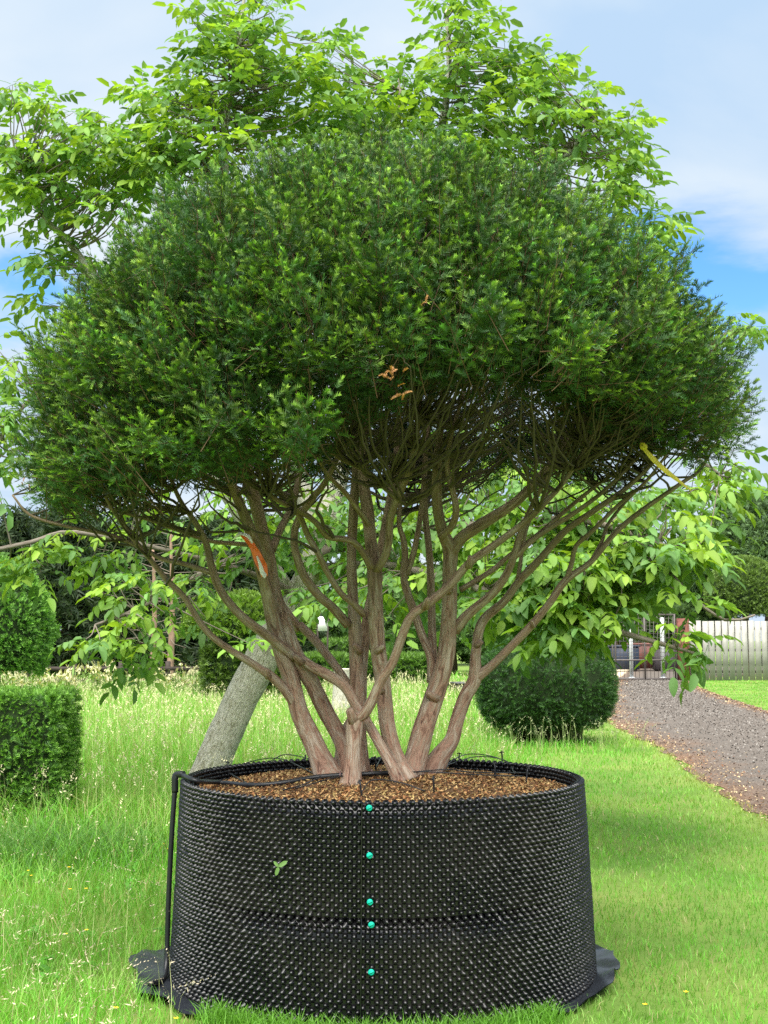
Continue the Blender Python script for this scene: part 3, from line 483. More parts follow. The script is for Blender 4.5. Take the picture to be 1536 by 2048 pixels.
LIMBS = [
 [(594, 1413, 32, .0), (565, 1375, 28, -.05), (537, 1349, 27, -.08), (496, 1322, 22, -.1), (435, 1282, 20, -.15), (402, 1248, 19, -.18), (368, 1194, 18, -.2), (334, 1160, 17, -.22), (300, 1118, 15, -.25), (267, 1078, 14, -.28), (241, 1042, 13, -.3), (215, 1000, 11, -.35), (180, 930, 8, -.4)],
 [(585, 1316, 36, .0), (552, 1284, 30, -.05), (490, 1238, 27, -.1), (445, 1187, 25, -.1), (425, 1140, 24, -.1), (412, 1085, 20, -.1), (391, 1045, 17, -.1), (360, 1000, 14, -.1), (330, 930, 11, -.1)],
 [(422, 1145, 17, -.1), (370, 1128, 15, -.05), (325, 1118, 14, 0), (293, 1101, 13, .05), (228, 1072, 12, .1), (182, 1062, 11, .1), (130, 1052, 10, .1), (60, 1030, 8, .1), (25, 990, 6, .1)],
 [(533, 1092, 16, .1), (480, 1088, 14, .12), (420, 1082, 13, .15), (360, 1062, 12, .2), (300, 1040, 11, .2), (230, 1020, 9, .25), (150, 985, 7, .3)],
 [(712, 1436, 30, -.25), (727, 1430, 32, -.27), (747, 1396, 31, -.3), (765, 1355, 28, -.32), (785, 1325, 27, -.33), (818, 1238, 26, -.35), (854, 1209, 26, -.35), (898, 1172, 25, -.35), (939, 1125, 24, -.35), (986, 1092, 22, -.35), (1041, 1051, 20, -.35), (1085, 1010, 18, -.4), (1130, 960, 15, -.4), (1180, 880, 12, -.45), (1230, 800, 8, -.5)],
 [(696, 1250, 28, .0), (665, 1215, 27, -.05), (638, 1192, 27, -.08), (610, 1155, 25, -.1), (596, 1120, 24, -.1), (588, 1085, 23, -.1), (594, 1045, 22, -.1), (622, 1000, 21, -.15), (650, 965, 18, -.2), (680, 900, 14, -.3), (700, 800, 10, -.4)],
 [(728, 1230, 20, -.1), (705, 1205, 19, -.15), (682, 1187, 18, -.2), (652, 1140, 18, -.25), (635, 1105, 18, -.3), (615, 1070, 18, -.3), (601, 1035, 17, -.35), (580, 1008, 16, -.4), (555, 975, 14, -.45), (520, 920, 10, -.5)],
 [(742, 1135, 22, -.15), (726, 1105, 20, -.2), (706, 1083, 19, -.25), (680, 1077, 18, -.28), (655, 1073, 18, -.3), (632, 1045, 17, -.35), (600, 1022, 17, -.4), (560, 1003, 15, -.45), (520, 975, 13, -.5), (470, 930, 10, -.55), (430, 860, 7, -.6)],
 [(752, 1140, 30, -.1), (770, 1110, 27, -.15), (778, 1075, 24, -.18), (779, 1045, 24, -.2), (788, 1012, 24, -.22), (808, 965, 24, -.25), (825, 920, 22, -.3), (835, 850, 17, -.35), (845, 740, 12, -.4), (850, 620, 8, -.4)],
 [(812, 1010, 12, -.5), (790, 995, 13, -.5), (765, 972, 14, -.5), (745, 950, 13, -.5), (715, 933, 13, -.5), (685, 920, 11, -.5), (640, 890, 8, -.5)],
 [(738, 1050, 20, -.2), (715, 1018, 17, -.25), (690, 985, 15, -.3), (660, 955, 13, -.35), (640, 925, 11, -.4), (620, 880, 8, -.45)],
 [(866, 1365, 38, .05), (862, 1315, 28, .05), (847, 1279, 25, .08), (825, 1216, 25, .1), (808, 1161, 23, .1), (810, 1110, 20, .1), (806, 1075, 18, .1), (798, 1050, 15, .1), (800, 990, 13, .15), (790, 900, 10, .2)],
 [(812, 1150, 18, .1), (826, 1110, 18, .1), (838, 1050, 16, .12), (845, 990, 14, .15), (850, 900, 11, .2)],
 [(866, 1330, 28, .2), (864, 1260, 24, .25), (862, 1180, 23, .28), (858, 1100, 20, .3), (850, 1020, 18, .35), (850, 930, 15, .4), (860, 800, 10, .5)],
 [(901, 1110, 38, 0), (918, 1080, 36, -.02), (945, 1060, 36, -.05), (985, 1035, 34, -.08), (1030, 1005, 30, -.1), (1070, 965, 27, -.1), (1120, 905, 22, -.1), (1170, 840, 17, -.1), (1230, 740, 11, -.1)],
 [(880, 1075, 22, -.1), (905, 1050, 22, -.15), (912, 1020, 21, -.2), (906, 985, 19, -.2), (895, 940, 17, -.2), (900, 880, 14, -.25), (930, 780, 9, -.3)],
 [(908, 1262, 34, .02), (930, 1235, 30, .0), (952, 1215, 28, -.02), (985, 1187, 26, -.05), (1012, 1150, 24, -.08), (1030, 1106, 22, -.1), (1040, 1070, 19, -.1), (1060, 1020, 16, -.1), (1090, 960, 13, -.1), (1130, 880, 10, -.1)],
 [(1026, 1118, 17, -.1), (1060, 1084, 17, -.1), (1096, 1058, 16, -.1), (1150, 1025, 14, -.1), (1210, 980, 12, -.1), (1270, 920, 10, -.1), (1330, 850, 7, -.1)],
 [(920, 1180, 17, .05), (945, 1165, 16, .05), (985, 1140, 15, .08), (1020, 1110, 14, .1), (1080, 1065, 13, .1), (1150, 1005, 12, .1), (1220, 950, 9, .1)],
 [(950, 1358, 32, .1), (985, 1330, 25, .08), (1025, 1290, 24, .05), (1066, 1247, 23, .02), (1100, 1205, 22, 0), (1132, 1160, 22, 0), (1182, 1123, 17, 0), (1231, 1065, 16, 0), (1285, 1020, 15, 0), (1360, 968, 12, -.02), (1400, 940, 9, -.02), (1430, 890, 6, -.02)],
 [(1134, 1158, 17, 0), (1145, 1120, 15, -.02), (1152, 1092, 14, -.05), (1190, 1057, 13, -.1), (1235, 1012, 12, -.1), (1290, 965, 10, -.12), (1340, 900, 7, -.15)],
 [(1182, 1122, 12, 0), (1205, 1080, 11, .03), (1215, 1050, 10, .05), (1250, 1005, 9, .08), (1300, 955, 8, .1)],
 [(1035, 1160, 12, .05), (1040, 1130, 12, .06), (1046, 1090, 11, .08), (1060, 1040, 10, .1), (1100, 980, 8, .15)],
 [(545, 1100, 24, .12), (560, 1060, 22, .2), (585, 1010, 20, .3), (600, 940, 17, .4), (610, 840, 12, .5)],
 [(600, 1260, 26, .3), (581, 1234, 24, .3), (560, 1200, 22, .35), (540, 1120, 20, .45), (510, 1020, 17, .6), (470, 920, 13, .75)],
 [(735, 1440, 22, .1), (690, 1360, 24, .15), (650, 1305, 26, .2), (625, 1275, 26, .25), (600, 1250, 26, .3)],
]
limb_pts = []
def stem_pts(L, f=0.76): return np.array([np.append(W(a, b, YD + d), w * f * (YD + d) / 2500 / 2) for a, b, w, d in L])
for q, (nm, L) in enumerate(STEMS):
    S = spline(stem_pts(L), 0.02); P, R = S[:, :3], np.maximum(S[:, 3], 0.002)
    root = np.clip(1 - (np.arange(len(P)) * 0.02) / 0.16, 0, 1); R = R * (1 + 0.15 * root)
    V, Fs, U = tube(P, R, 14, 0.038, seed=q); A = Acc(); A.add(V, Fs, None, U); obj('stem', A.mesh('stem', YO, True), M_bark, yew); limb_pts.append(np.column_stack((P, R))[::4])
for q, L in enumerate(LIMBS):
    S = spline(stem_pts(L, 0.68), 0.03); P, R = S[:, :3], np.maximum(S[:, 3], 0.002)
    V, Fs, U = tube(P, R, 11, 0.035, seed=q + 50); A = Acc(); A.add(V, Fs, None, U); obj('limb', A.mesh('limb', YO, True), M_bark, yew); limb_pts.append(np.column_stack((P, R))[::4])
LP = np.vstack(limb_pts)
for q, (a, b, d, dx, dz, w) in enumerate(((707, 1440, -.27, -.35, 1, 17), (852, 1210, -.38, .2, .6, 12), (600, 1322, -.04, -.7, .7, 12), (938, 1128, -.37, .1, 1, 11), (868, 1395, -.04, -.9, .6, 14), (757, 1300, -.12, .9, .7, 11), (718, 1300, -.02, -.8, .8, 11), (897, 1180, -.04, -.9, .9, 11), (536, 1350, -.1, -.2, 1, 10), (640, 1400, .08, .8, .7, 12), (955, 1290, .08, .9, .6, 9), (762, 1380, -.12, -.8, .8, 10), (1066, 1250, 0, -.4, 1, 8))):
    p = W(a, b, YD + d); u = norm(np.array((dx, -.7, dz))); r0 = w * YD / 2500 / 2; V, Fs, U = tube(np.array([p - u * r0, p + u * r0 * 1.2, p + u * r0 * 2.6, p + u * r0 * 3.1]), [r0 * 1.5, r0 * 1.1, r0 * .95, r0 * .7], 9, 0.06, seed=q); A = Acc(); A.add(V, Fs, None, U); obj('pruned_stub', A.mesh('pruned_stub', YO, True), M_bark, yew)

# ------------------------------------------------------------------ yew: crown surface
CXP = 755; xc = (CXP - CX) / 2500 * YD
Lo = np.array([(650, 1030), (668, 950), (664, 855), (652, 790), (626, 718), (580, 642), (518, 572), (438, 512), (355, 455), (272, 415), (186, 392), (95, 377), (0, 370)], float)
Ro = np.array([(590, 985), (642, 925), (682, 855), (684, 790), (648, 712), (596, 635), (532, 560), (455, 492), (364, 436), (270, 402), (178, 384), (90, 374), (0, 370)], float)
zz = lambda py: np.array([W(CXP, p, YD)[2] for p in py])
Lr, Lz, Rr, Rz = Lo[:, 0] / 2500 * YD, zz(Lo[:, 1]), Ro[:, 0] / 2500 * YD, zz(Ro[:, 1])
def profile(t, c, s):                              # t 0..1 from lower edge to top; c, s = cos, sin of azimuth
    tt = np.linspace(0, 1, len(Lr)); w = (1 + c) / 2
    r = np.interp(t, tt, Lr) * (1 - w) + np.interp(t, tt, Rr) * w; z = np.interp(t, tt, Lz) * (1 - w) + np.interp(t, tt, Rz) * w
    return r * np.sqrt(c ** 2 + (0.92 * s) ** 2), z
def crown_pt(t, ph, inset=0.0):
    c, s = np.cos(ph), np.sin(ph); r, z = profile(t, c, s); r2, z2 = profile(np.minimum(t + 0.02, 1), c, s); r1, z1 = profile(np.maximum(t - 0.02, 0), c, s)
    nr, nz = (z2 - z1), -(r2 - r1); l = np.maximum(np.hypot(nr, nz), 1e-6); nr, nz = nr / l, nz / l
    n = np.stack((nr * c, nr * s, nz), -1); p = np.stack((xc + r * c, YD + r * s, z), -1); return p - n * np.asarray(inset)[..., None], n
# lower edge of the foliage as it hangs round the crown: (azimuth in degrees, height)
ZE = np.array([(-180, 2.30), (-160, 2.28), (-140, 2.33), (-120, 2.31), (-104, 2.34), (-96, 2.50), (-88, 2.70), (-75, 2.74), (-60, 2.70), (-45, 2.62), (-28, 2.56), (-10, 2.54), (10, 2.54), (40, 2.58), (90, 2.62), (140, 2.55), (165, 2.38), (180, 2.30)])
def z_edge(ph): return np.interp(np.degrees((ph + np.pi) % (2 * np.pi) - np.pi), ZE[:, 0], ZE[:, 1])
tg = np.linspace(0, 1, 200); rp, zp = profile(tg, np.zeros(200), np.ones(200)); wgt = np.hypot(np.gradient(rp), np.gradient(zp)) * (rp + 0.05); cdf = np.cumsum(wgt); cdf /= cdf[-1]
def sample_crown(n, inset, fb=0.6):
    t = np.interp(rng.random(n), cdf, tg); ph = rng.uniform(-np.pi, np.pi, n); k = (np.sin(ph) < 0.25) | (rng.random(n) < fb); t, ph = t[k], ph[k]
    ins = inset(len(t)); p, nn = crown_pt(t, ph, ins); k = p[:, 2] > z_edge(ph) + rng.normal(0, 0.045, len(t)) - 0.0 * ins; return p[k], nn[k]
# sprig: two ranks of needles along a short shoot
def make_sprigs(P, D, Sd, ln, tint, tip, A, nn=10, nl=0.027, nw=0.0046):
    n = len(P); D = norm(D); Sd = norm(Sd - D * np.sum(Sd * D, -1, keepdims=True)); Up = np.cross(Sd, D); Up = np.where(Up[:, 2:3] < 0, -Up, Up)
    fr = (np.arange(nn) + 0.5) / nn; ang = np.radians(54 - 24 * fr); L = nl * np.sin(np.pi * (0.18 + 0.74 * fr)) ** 0.5
    Vs, Ts = [], []
    for sg in (-1, 1):
        base = P[:, None] + D[:, None] * (fr[None, :, None] * ln[:, None, None]) - np.array((0, 0, 0.012))[None, None] * (fr ** 2)[None, :, None]
        d = D[:, None] * np.cos(ang)[None, :, None] + sg * Sd[:, None] * np.sin(ang)[None, :, None] + Up[:, None] * rng.normal(0.15, 0.3, (n, nn, 1))
        e = base + d * (L[None, :, None] * (ln / 0.1)[:, None, None] ** 0.4); w = norm(np.cross(d, Up[:, None] + rng.normal(0, 0.35, (n, nn, 3)))) * nw / 2
        Vs.append(np.stack((base - w, base + w, e), 2).reshape(-1, 3)); g = (fr[None, :, None] ** 1.7)
        c = tint[:, None] * (1 - g) + tip[:, None] * g; Ts.append(np.repeat(c.reshape(-1, 3), 3, 0))
    V = np.concatenate(Vs); A.add(V, np.arange(len(V)).reshape(-1, 3), np.concatenate(Ts))
def branchlets(P, Nn, A, S, ln, dark, sprl, lower=0.0, nn=10, tipmul=1.0, upw=0.45, nl=0.027, nw=0.0046):
    """P centres, each a feathered branchlet of S sprigs pointing out of the crown"""
    n = len(P); up = np.array((0, 0, 1.0)); g = norm(Nn * 0.85 + up * upw + rng.normal(0, 0.33, (n, 3))); sd = norm(np.cross(g, up + rng.normal(0, 0.35, (n, 3))))
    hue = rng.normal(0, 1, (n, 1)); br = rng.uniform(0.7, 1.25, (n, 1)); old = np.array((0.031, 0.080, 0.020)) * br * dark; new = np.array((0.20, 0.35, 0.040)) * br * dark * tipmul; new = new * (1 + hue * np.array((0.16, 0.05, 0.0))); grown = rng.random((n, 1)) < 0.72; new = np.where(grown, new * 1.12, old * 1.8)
    bent = sd * rng.normal(0, 0.2, (n, 1))
    for k in range(S):
        f = (k + 0.5) / S; sg = -1 if k % 2 else 1; root = P - g * (ln * 0.75)[:, None] + (g + bent * f) * (ln * f)[:, None]
        if k == S - 1: d = g + bent
        else: d = g * rng.uniform(0.45, 0.95, (n, 1)) + sg * sd * rng.uniform(0.6, 1.0, (n, 1)) + up * rng.normal(0.0, 0.25, (n, 1))
        s2 = np.cross(norm(d), np.cross(g, sd) + rng.normal(0, 0.35, (n, 3))); ll = sprl * rng.uniform(0.6, 1.15, n) * (1.2 - 0.5 * f)
        make_sprigs(root, d, s2, ll, old * rng.uniform(0.8, 1.2, (n, 1)), new * rng.uniform(0.7, 1.3, (n, 1)) * (0.35 + 0.85 * f), A, nn, nl, nw)
    t = tube_many(P - g * (ln * 0.9)[:, None], P + g * (ln * 0.25)[:, None], 0.0022); A.add(t[0], t[1], (0.12, 0.075, 0.035))
def tube_many(a, b, r):
    d = norm(b - a); s = norm(np.cross(d, rng.normal(0, 1, d.shape))); q = np.cross(d, s); V = []
    for k in range(3): o = (s * math.cos(2.094 * k) + q * math.sin(2.094 * k)) * r; V += [a + o, b + o * 0.5]
    V = np.stack(V, 1).reshape(-1, 3); k = np.arange(len(a))[:, None, None] * 6; f = np.array([[0, 2, 3, 1], [2, 4, 5, 3], [4, 0, 1, 5]]); return V, (k + f[None]).reshape(-1, 4)
def bumpy(p, s=4.3): return (np.sin(p[:, 0] * s * 1.7 + 1.3) * np.sin(p[:, 1] * s * 1.9 + 0.4) * np.sin(p[:, 2] * s * 2.1 + 2.2))
A = Acc()
cc, cn = sample_crown(1100, lambda n: np.zeros(n)); keep = []
for k in range(len(cc)):                          # clump centres kept apart
    if all(np.linalg.norm(cc[k] - cc[q]) > 0.185 for q in keep): keep.append(k)
cc, cn = cc[keep], cn[keep]; cbr = rng.uniform(0.78, 1.25, len(cc)); cpush = rng.uniform(0.02, 0.22, len(cc))
P, Nn = sample_crown(5400, lambda n: np.abs(rng.normal(0, 0.035, n)) + 0.03)
near = np.array([np.argmin(np.sum((cc - p) ** 2, 1)) for p in P]); off = P - cc[near]; dist = np.linalg.norm(off - Nn * np.sum(off * Nn, 1)[:, None], axis=1)
P = P + Nn * (cpush[near] * np.clip(1 - (dist / 0.145) ** 2, -0.9, 1))[:, None]
branchlets(P, Nn * 0.8 + off / 0.15 * 0.55 + cn[near] * 0.35, A, 9, rng.uniform(0.16, 0.27, len(P)), cbr[near][:, None], 0.095, nn=9, nl=0.025, nw=0.0058, upw=0.6)
P, Nn = sample_crown(2900, lambda n: rng.uniform(0.14, 0.5, n)); branchlets(P, Nn, A, 6, rng.uniform(0.15, 0.28, len(P)), 0.8, 0.13, nn=6, tipmul=0.2, nl=0.040, nw=0.010)  # inner fill of older growth, its colour darkened for shade inside the crown
P, Nn = sample_crown(330, lambda n: np.zeros(n) - 0.03); k = (rng.random(len(P)) < 0.3); P, Nn = P[k], Nn[k]; branchlets(P + Nn * 0.07, Nn, A, 8, rng.uniform(0.22, 0.36, len(P)), 1.0, 0.09, nn=10, tipmul=1.1, upw=0.7)
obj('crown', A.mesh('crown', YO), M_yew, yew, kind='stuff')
# brown dead sprays
for (a, b, d, s) in ((780, 750, 4.62, 9), (800, 792, 4.66, 5), (48, 972, 5.9, 3), (872, 602, 4.62, 2)):
    A = Acc(); c = W(a, b, d); n = s; make_sprigs(c + rng.normal(0, 0.018, (n, 3)), rng.normal(0, 1, (n, 3)) + np.array((0, -0.6, 0.7)), rng.normal(0, 1, (n, 3)), np.full(n, 0.042), np.tile((0.30, 0.13, 0.04), (n, 1)), np.tile((0.52, 0.27, 0.09), (n, 1)), A, 9, 0.013, 0.004)
    obj('dead_sprig', A.mesh('dead_sprig', YO), M_topi, yew, kind='stuff')
# thin branches filling the underside
A = Acc(); order = []
def grow(tgt, src, r0, r1, sides, step, sag=0.12):
    d = tgt - src[:3]; l = np.linalg.norm(d); c1 = src[:3] + d * 0.33 + np.array((0, 0, -sag * l * 0.6)) + rng.normal(0, 0.03 * l, 3); c2 = src[:3] + d * 0.68 + np.array((0, 0, -sag * l * 0.7)) + rng.normal(0, 0.03 * l, 3)
    S = spline(np.array([src[:3], c1, c2, tgt]), step); n = len(S); S[1:-1] += rng.normal(0, 0.006, (n - 2, 3)); R = np.linspace(r0, r1, n); V, Fs, U = tube(S, R, sides, cap=False); A.add(V, Fs, None, U); return np.column_stack((S, R))
tp, tn = sample_crown(1150, lambda n: rng.uniform(0.12, 0.4, n), 1.0); low = tp[:, 2] < 3.3; tp = tp[low | (rng.random(len(tp)) < 0.3)][:380]
ph = rng.uniform(-np.pi, np.pi, 330); rp_ = profile(np.full(330, .12), np.cos(ph), np.sin(ph))[0] - rng.uniform(.08, .75, 330); tp = np.vstack((tp, np.stack((xc + rp_ * np.cos(ph), YD + rp_ * np.sin(ph), z_edge(ph) + rng.uniform(-.06, .3, 330)), -1)))
ph = np.radians(rng.uniform(-105, 30, 260)); rp_ = rng.uniform(.25, 1.45, 260); tp = np.vstack((tp, np.stack((xc + rp_ * np.cos(ph), YD + rp_ * np.sin(ph), rng.uniform(2.55, 3.1, 260)), -1)))
pool = LP[LP[:, 2] > 1.75]; second = []
for t in tp:
    d = t - pool[:, :3]; l = np.linalg.norm(d, axis=1); elev = d[:, 2] / np.maximum(l, 1e-6); cost = l + 0.9 * np.abs(elev - 0.42) + 0.5 * (l < 0.35) + rng.uniform(0, 0.25, len(l)); s = pool[np.argmin(cost)]
    second.append(grow(t, s, min(s[3] * 0.75, rng.uniform(0.006, 0.013)), 0.0025, 5, 0.075))
pool = np.vstack([s[2:] for s in second]); tp2, _ = sample_crown(1900, lambda n: rng.uniform(0.05, 0.3, n), 0.8); tp2 = tp2[tp2[:, 2] < 3.5][:620]
for t in tp2:
    d = t - pool[:, :3]; l = np.linalg.norm(d, axis=1); s = pool[np.argmin(l + 0.5 * (l < 0.15) + rng.uniform(0, 0.15, len(l)))]; grow(t, s, min(s[3], 0.005), 0.0015, 3, 0.09, 0.06)
obj('twigs', A.mesh('twigs', YO, True), M_twig, yew, kind='stuff')

# ------------------------------------------------------------------ tape, strap, hose, drip lines
M_orange = plain('orange_tape', (0.85, 0.17, 0.02), 0.35, 0.5, 0.15, 40); M_white = plain('white_tape', (0.75, 0.72, 0.68), 0.4, 0.5, 0.1, 40); M_yel = plain('yellow_strap', (0.62, 0.50, 0.05), 0.55, 0.4, 0.2, 30)
def ribbon(pts, w, name, twist, wn=3):
    S = spline(np.array(pts), 0.012); n = len(S); T = norm(np.gradient(S, axis=0)); side = norm(np.cross(T, np.array((0, 1, 0.0)))); nr = np.cross(side, T); V = []
    tw = np.interp(np.linspace(0, 1, n), np.linspace(0, 1, len(twist)), twist); wi = np.interp(np.linspace(0, 1, n), np.linspace(0, 1, len(w)), w)
    a = side * np.cos(tw)[:, None] + nr * np.sin(tw)[:, None]; b = np.cross(a, T)
    for u in (-1, -0.3, 0.35, 1): V.append(S + a * (wi * u / 2)[:, None] + b * (wi * 0.16 * (u * u - 0.5 + 0.4 * u))[:, None])
    V = np.stack(V, 1); V2 = V + b[:, None] * 0.0016; A = Acc(); i = np.arange(n - 1)[:, None] * 4; j = np.arange(3)[None]; F = np.stack((i + j, i + j + 1, i + 5 + j, i + 4 + j), -1).reshape(-1, 4)
    A.add(V.reshape(-1, 3), F); A.add(V2.reshape(-1, 3), F[:, ::-1]); return A.mesh(name, smooth=True)
dt = 5.98
tape = thing('marker_tape', 'orange and white marker tape tied round a stem left of centre', 'tape', W(510, 1110, dt))
to = np.array(tape.location)
def shift(me, o): 
    n = len(me.vertices); c = np.empty(n * 3, np.float32); me.vertices.foreach_get('co', c); me.vertices.foreach_set('co', (c.reshape(-1, 3) - o).astype(np.float32).ravel()); return me
obj('orange_strip', shift(ribbon([W(482, 1068, dt + .02), W(497, 1080, dt), W(508, 1098, dt - .02), W(517, 1118, dt - .02), W(526, 1136, dt - .02), W(529, 1153, dt - .01)], [0.018, 0.036, 0.03, 0.044, 0.05, 0.03], 'orange_strip', [0.2, 0.5, -0.2, 0.3, 0.1]), to), M_orange, tape)
obj('white_strip', shift(ribbon([W(468, 1077, dt + .03), W(480, 1067, dt - .005), W(496, 1072, dt - .025), W(505, 1086, dt - .03)], [0.012, 0.02, 0.02, 0.008], 'white_strip', [0.1, 0.6, 0.2]), to), M_white, tape)
obj('white_strip', shift(ribbon([W(514, 1112, dt - .035), W(520, 1128, dt - .04), W(525, 1145, dt - .04), W(532, 1152, dt - .03)], [0.008, 0.014, 0.022, 0.026], 'white_strip', [0.4, 0.1, 0.5]), to), M_white, tape)
ds = 5.75
strap = thing('tie_strap', 'yellow strap knotted to the right underside of the yew crown', 'strap', W(1330, 930, ds)); so = np.array(strap.location)
obj('band', shift(ribbon([W(1281, 888, ds), W(1298, 908, ds - .02), W(1325, 935, ds), W(1352, 957, ds + .05), W(1382, 980, ds + .12)], [0.012, 0.03, 0.026, 0.016, 0.01], 'band', [0.1, 0.3, 0.0, 0.5]), so), M_yel, strap)
A = Acc()
for q in range(4):
    t = np.linspace(0, 6.28, 14); c = W(1287, 893, ds - .01); r = rng.uniform(0.012, 0.022); ax = norm(rng.normal(0, 1, 3)); e1 = norm(np.cross(ax, rng.normal(0, 1, 3))); e2 = np.cross(ax, e1); V, Fs, U = tube(c + r * (np.cos(t)[:, None] * e1 + np.sin(t)[:, None] * e2), 0.006, 6); A.add(V, Fs)
obj('knot', A.mesh('knot', so), M_yel, strap)
def M3(x, y, dz=0.0):                             # pixel on the mulch surface
    p = G(x, y, 0.9)
    for _ in range(4): p = G(x, y, float(mulch_z(p[0], p[1])))
    return p + np.array((0, 0, dz))
hose = thing('irrigation_hose', 'thick black irrigation hose climbing the left side onto the mulch', 'hose', G(345, 1975)); ho = np.array(hose.location)
zt = W(360, 1550, 6.15)[2]
riser = [W(300, 1962, 5.85) * (1, 1, 0) + (0, 0, .05), W(326, 1958, 6.0), W(333, 1925, 6.12), W(337, 1800, 6.14), W(344, 1660, 6.14), W(350, 1575, 6.15)]
V, Fs, U = tube(spline(np.array(riser), 0.03), 0.0125, 10); A = Acc(); A.add(V, Fs); obj('riser_pipe', A.mesh('riser_pipe', ho, True), M_hose, hose)
el_ = [W(350, 1585, 6.15), W(350, 1556, 6.15), W(354, 1549, 6.15), W(368, 1549, 6.13)]
V, Fs, U = tube(spline(np.array(el_), 0.01), 0.0165, 10); A = Acc(); A.add(V, Fs); obj('elbow_fitting', A.mesh('elbow_fitting', ho, True), M_hose, hose)
ringp = [W(362, 1549, 6.14), W(395, 1562, 6.0), M3(440, 1573, .02), M3(500, 1577, .016), M3(560, 1573, .016), M3(630, 1562, .018), M3(690, 1558, .02), M3(740, 1556, .02), M3(800, 1553, .02), M3(860, 1547, .02), M3(892, 1541, .02), M3(880, 1532, .02), M3(800, 1527, .02), M3(700, 1528, .02), M3(640, 1533, .02)]
V, Fs, U = tube(spline(np.array(ringp), 0.025), 0.0115, 10); A = Acc(); A.add(V, Fs); obj('ring_pipe', A.mesh('ring_pipe', ho, True), M_hose, hose)
M_tie = plain('pink_brown_tie', (0.2, 0.12, 0.11), 0.5); t = np.linspace(0, 6.28, 12); A = Acc(); A.add(*tube(np.stack((0.004 * np.sin(t * 0.5), 0.016 * np.cos(t), 0.016 * np.sin(t)), -1), 0.0045, 5)[:2]); tie_me = A.mesh('binding')
for (a, b) in ((679, 1558), (699, 1557), (719, 1556), (742, 1555), (760, 1555), (778, 1553), (795, 1552)): o = obj('binding', tie_me, M_tie, hose); o.location = M3(a, b, .02) - ho
drips = [((640, 1562), (560, 1535), (500, 1540), (455, 1552)), ((700, 1556), (620, 1532), (570, 1524), (540, 1528)), ((790, 1553), (860, 1562), (960, 1566), (1045, 1560)), ((800, 1552), (900, 1560), (940, 1562), (1092, 1552)), ((870, 1545), (950, 1527), (1010, 1540), (1030, 1556)),
         ((680, 1560), (640, 1578), (600, 1584), (566, 1590)), ((760, 1556), (680, 1574), (620, 1590), (590, 1586)), ((840, 1550), (800, 1528), (770, 1526), (750, 1545)), ((880, 1543), (930, 1524), (985, 1526), (1050, 1545)), ((724, 1592), (745, 1583), (800, 1588), (850, 1590)), ((500, 1577), (450, 1556), (420, 1560), (400, 1566))]
for q, D in enumerate(drips):
    pts = [M3(a, b, 0.006 + (0.035 if 0 < k < 3 else 0.012) * rng.uniform(0.6, 1.4)) for k, (a, b) in enumerate(D)]
    V, Fs, U = tube(spline(np.array(pts), 0.02), 0.0032, 6); A = Acc(); A.add(V, Fs); o = np.array(pts[0])
    nm = ('left back', 'far left', 'right front', 'long right', 'right back', 'left front', 'crossing left front', 'short central', 'arched right back', 'front rim', 'left rim')[q]
    ob = obj('drip_line', A.mesh('drip_line', o, True), M_hose, label='thin black drip tube on the mulch, the %s one' % nm, cat='drip tube', group='drip tubes on the mulch'); ob.location = o
ST = [(455, 1552), (610, 1538), (630, 1537), (752, 1545), (803, 1540), (862, 1545), (918, 1533), (990, 1558), (1052, 1566), (868, 1588), (724, 1596), (1005, 1530)]
SN = ['leftmost on the mulch', 'left of the leftmost stem', 'touching the leftmost stem', 'between the two central stems', 'in front of the right central stem', 'before the thickest leaning stem', 'beside the base of the right stem', 'in the middle of the right mulch', 'nearest the right rim', 'at the front rim right of the joint', 'at the front rim above the joint', 'at the back right rim']
stake_me = None
for (a, b), s in zip(ST, SN):
    p = M3(a, b)
    if stake_me is None:
        A = Acc(); V, Fs, U = tube(np.array([(0, 0, -.03), (0, 0, .02), (0, 0, .055), (0.002, 0, .075)]), [0.002, 0.0045, 0.0045, 0.004], 6); A.add(V, Fs); V, Fs, U = tube(np.array([(-.012, 0, .074), (0, 0, .079), (.016, 0, .071)]), 0.0035, 5); A.add(V, Fs); stake_me = A.mesh('drip_stake')
    o = obj('drip_stake', stake_me, M_hose, label='small black drip stake %s' % s, cat='stake', group='drip stakes in the mulch'); o.location = p; o.rotation_euler = (rng.normal(0, .08), rng.normal(0, .08), rng.uniform(0, 6))

